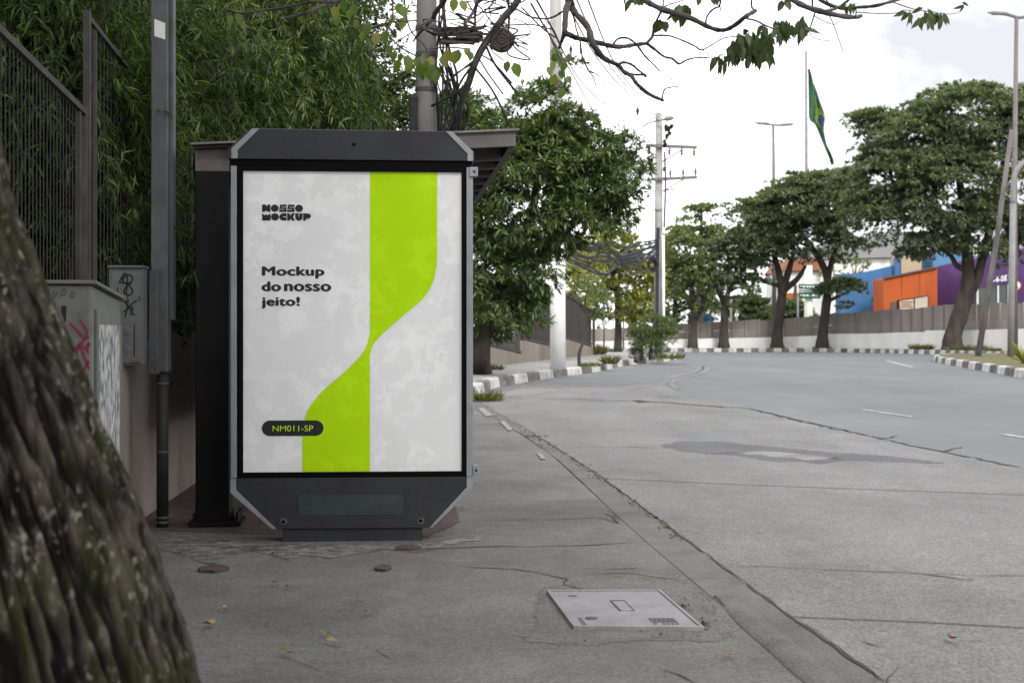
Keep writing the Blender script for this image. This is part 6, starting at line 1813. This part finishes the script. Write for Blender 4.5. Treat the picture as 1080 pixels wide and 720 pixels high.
tree('broad_tree', 'slim trunked tree with spreading fine boughs in the middle of the far row', 'tree', b4,
     [([b4 + Vector((0, 0, -.1)), P(763.5, 350, Y4), P(764, 330, Y4), P(766, 315, Y4), P(772, 300, Y4), P(782, 285, Y4)], [.36, .24, .21, .18, .12, .06]),
      ([P(765, 320, Y4), P(757, 305, Y4), P(748, 292, Y4)], [.22, .16, .08])],
     [B(762, 278, Y4, 34, 20, 2), B(780, 262, Y4, 34, 22, 2), B(750, 295, Y4, 28, 14, 1.6, .7), B(784, 300, Y4, 24, 12, 1.4, .6), B(768, 305, Y4, 24, 10, 1.3, .6), B(760, 318, Y4, 12, 8, .8, .5), B(790, 320, Y4, 14, 8, .8, .4)],
     M['leaf_ficus'], M['barkdark'], n=105, pr=.7, per=18, m=7, L=0.20, W=0.089, droop=.15, flat=.34, lo=.4, upbias=.6, bottom=.5, group='trees along the far wall', nlimb=34, twig_r=.04)
b5 = FT(730.5); Y5 = b5.y
tree('broad_tree', 'loose crowned tree with forked trunk just right of the electricity pole', 'tree', b5,
     [([b5 + Vector((0, 0, -.1)), P(731, 350, Y5), P(732, 335, Y5), P(730, 310, Y5), P(728, 280, Y5)], [.34, .22, .18, .14, .07]),
      ([P(732, 336, Y5), P(740, 322, Y5), P(745, 308, Y5)], [.24, .18, .1])],
     [B(720, 262, Y5, 24, 24, 1.8), B(738, 285, Y5, 30, 18, 1.7), B(715, 295, Y5, 18, 22, 1.4), B(740, 300, Y5, 24, 14, 1.4, .7), B(722, 320, Y5, 18, 14, 1.2, .7), B(735, 330, Y5, 16, 12, 1, .5)],
     M['leaf_mid'], M['bark'], n=105, pr=.7, per=17, m=7, L=0.20, W=0.089, droop=.2, flat=.4, lo=.4, upbias=.5, bottom=.5, group='trees along the far wall', nlimb=30, twig_r=.04)
tree('candelabra_tree', 'open flat topped tree rising behind the row near the electricity pole', 'tree', (P(738, 0, 98).x, 98, 0),
     [([Vector((P(738, 0, 98).x, 98, 0)), P(738, 300, 98), P(739, 260, 98), P(740, 225, 98)], [.3, .25, .16, .07]), ([P(739, 265, 98), P(728, 250, 98), P(722, 240, 98)], [.14, .1, .05]), ([P(739, 258, 98), P(750, 248, 98), P(758, 240, 98)], [.14, .1, .05])],
     [B(742, 222, 98, 20, 6, 1.4), B(728, 232, 98, 14, 5, 1), B(752, 243, 98, 14, 5, 1), B(722, 246, 98, 14, 6, 1), B(736, 250, 98, 18, 7, 1.2), B(715, 255, 98, 14, 8, 1)],
     M['leaf_mid'], M['bark'], n=60, pr=.7, per=11, m=4, L=.34, W=.16, flat=.3, nlimb=26, twig_r=.04, droop=.1)
for px, Y, blobs, lab, lf in ((668, 108, [B(660, 300, 108, 34, 36, 2), B(690, 290, 108, 30, 40, 2), B(640, 320, 108, 34, 26, 2), B(625, 338, 106, 24, 14, 2), B(665, 336, 106, 30, 16, 2), B(690, 338, 106, 20, 14, 2)], 'hazy green tree far behind the yellow green tree', 'leaf_far'),
                          (712, 112, [B(712, 310, 112, 30, 34, 2), B(735, 325, 112, 26, 20, 2), B(700, 285, 112, 22, 26, 2)], 'hazy green tree far behind the electricity pole', 'leaf_far'),
                          (790, 118, [B(786, 325, 118, 20, 16, 2), B(805, 335, 118, 16, 12, 2)], 'small far tree in front of the glass building', 'leaf_far'),
                          (838, 108, [B(833, 328, 108, 12, 12, 1.5), B(842, 335, 108, 10, 10, 1.5)], 'small bushy tree below the green road sign', 'leaf_far'),
                          (900, 117, [B(905, 283, 117, 12, 10, 1.5, .6), B(880, 290, 117, 10, 9, 1.5, .6)], 'thin bare tree in front of the warehouse', 'leaf_mid')):
    sp = lf == 'leaf_mid'
    tree('background_tree', lab, 'tree', (P(px, 0, Y).x, Y, 0), [([Vector((P(px, 0, Y).x, Y, 0)), P(px, 330, Y), P(px + 1, 300, Y)], [.28, .22, .1])], blobs,
         M[lf], M['bark'], n=12 if sp else 110, pr=.9, per=6 if sp else 14, m=5, L=.36, W=.17, flat=.5, nlimb=26 if sp else 14, lo=.3, twig_r=.04, group='trees behind the concrete fence')

# agave on the island, weeds by the far trees
pa = G(1080, 383.5, .21)
ag = thing('agave_plant', 'spiky yellow green agave plant on the traffic island at the right edge', 'plant', pa)
n = 46
an = RNG.uniform(0, 2 * np.pi, n); el = RNG.uniform(.25, 1.4, n)
d = np.stack([np.cos(an) * np.cos(el), np.sin(an) * np.cos(el), np.sin(el)], 1)
pos = np.stack([np.cos(an) * .05, np.sin(an) * .05, np.full(n, .05)], 1)
link('leaves', leaf_mesh('leaves', pos, d, RNG.uniform(.45, .75, n), np.full(n, .07), np.tile([[0, 0, 1.0]], (n, 1)) + RNG.normal(size=(n, 3)) * .1, fold=.3, curl=.12, detail=2), M['leaf_yellow'], ag)
b = MB(pa); b.tube([pa - Vector((0, 0, .02)), pa + Vector((0, 0, .12))], [.1, .05], 8); b.build('stem', M['bark'], ag)
for i, (px, r, h, lab) in enumerate(((1022, 1.0, .35, 'weeds at the foot of the largest tree'), (972, .6, .35, 'weeds at the far kerb left of the largest tree'), (867, .5, .15, 'low grass at the foot of the forked tree'), (820, .4, .15, 'low grass at the foot of the two stemmed tree'), (1045, .5, .2, 'weeds under the leaning pole by the far wall'))):
    tuft('weed_tuft', lab, FT(px, .9), r, h, 260, group='weeds by the far wall')

# ================================================================== CAMERA, LIGHT, SKY
cam_d = bpy.data.cameras.new('camera'); cam = bpy.data.objects.new('camera', cam_d); COL.objects.link(cam)
cam.location = (0, 0, CH); cam.rotation_euler = (R(90), 0, 0)
cam_d.sensor_width = 36; cam_d.lens = F / 1080 * 36
cam_d.shift_y = -(360 - HY) / 1080
cam_d.clip_end = 2000; cam_d.clip_start = .05
cam_d.dof.use_dof = True; cam_d.dof.focus_distance = 7.8; cam_d.dof.aperture_fstop = 5.6
SC.camera = cam

w = bpy.data.worlds.new('World'); SC.world = w; w.use_nodes = True
nt = w.node_tree
bg = nt.nodes['Background']
sky = N(nt, 'ShaderNodeTexSky', sky_type='NISHITA')
sky.sun_disc = False; SUN_EL, SUN_AZ = R(42), R(163)
sky.sun_elevation = SUN_EL; sky.sun_rotation = SUN_AZ
sky.air_density = 1.0; sky.dust_density = 2.0
tc = N(nt, 'ShaderNodeTexCoord')
# overcast: a brighter veil over most of the sky, a thinner greyer bank low in the north-east with soft cloud shapes
gen = tc.outputs['Generated']
dp = N(nt, 'ShaderNodeVectorMath', operation='DOT_PRODUCT')
bank_dir = Vector((.62, .72, .32)).normalized(); dp.inputs[1].default_value = bank_dir
nrm_ = N(nt, 'ShaderNodeVectorMath', operation='NORMALIZE'); nt.links.new(gen, nrm_.inputs[0]); nt.links.new(nrm_.outputs[0], dp.inputs[0])
bk = N(nt, 'ShaderNodeMapRange'); bk.inputs['From Min'].default_value = .80; bk.inputs['From Max'].default_value = .985
nt.links.new(dp.outputs['Value'], bk.inputs['Value'])
nz_ = noise_fac(nt, gen, 5, .3, .62, 7, .55, .6)
ad = N(nt, 'ShaderNodeMath', operation='MULTIPLY_ADD'); ad.inputs[1].default_value = -.55
nt.links.new(nz_, ad.inputs[0]); nt.links.new(bk.outputs['Result'], ad.inputs[2])
cl_ = N(nt, 'ShaderNodeMapRange'); cl_.inputs['From Min'].default_value = -.3; cl_.inputs['From Max'].default_value = .3
nt.links.new(ad.outputs[0], cl_.inputs['Value'])
cloud = mixc(nt, cl_.outputs['Result'], (12.2, 12.2, 12.3), (4.72, 4.77, 4.87))
nt.links.new(mixc(nt, .93, sky.outputs['Color'], cloud), bg.inputs['Color'])
bg.inputs['Strength'].default_value = .1

sd_ = bpy.data.lights.new('sun', 'SUN'); sd_.energy = 1.5; sd_.angle = R(14); sd_.color = (1, .97, .92)
so = bpy.data.objects.new('sun', sd_); COL.objects.link(so)
# light from high behind the camera's right shoulder
dirv = Vector((math.sin(SUN_AZ) * math.cos(SUN_EL), math.cos(SUN_AZ) * math.cos(SUN_EL), math.sin(SUN_EL)))
so.rotation_euler = dirv.to_track_quat('Z', 'Y').to_euler()
so.location = (0, 0, 30)

SC.view_settings.view_transform = 'Standard'
SC.view_settings.look = 'None'
SC.view_settings.exposure = 0.9
SC.view_settings.gamma = 1
SC.render.engine = 'CYCLES'
SC.cycles.use_denoising = True
SC.cycles.max_bounces = 6; SC.cycles.diffuse_bounces = 3; SC.cycles.transparent_max_bounces = 8
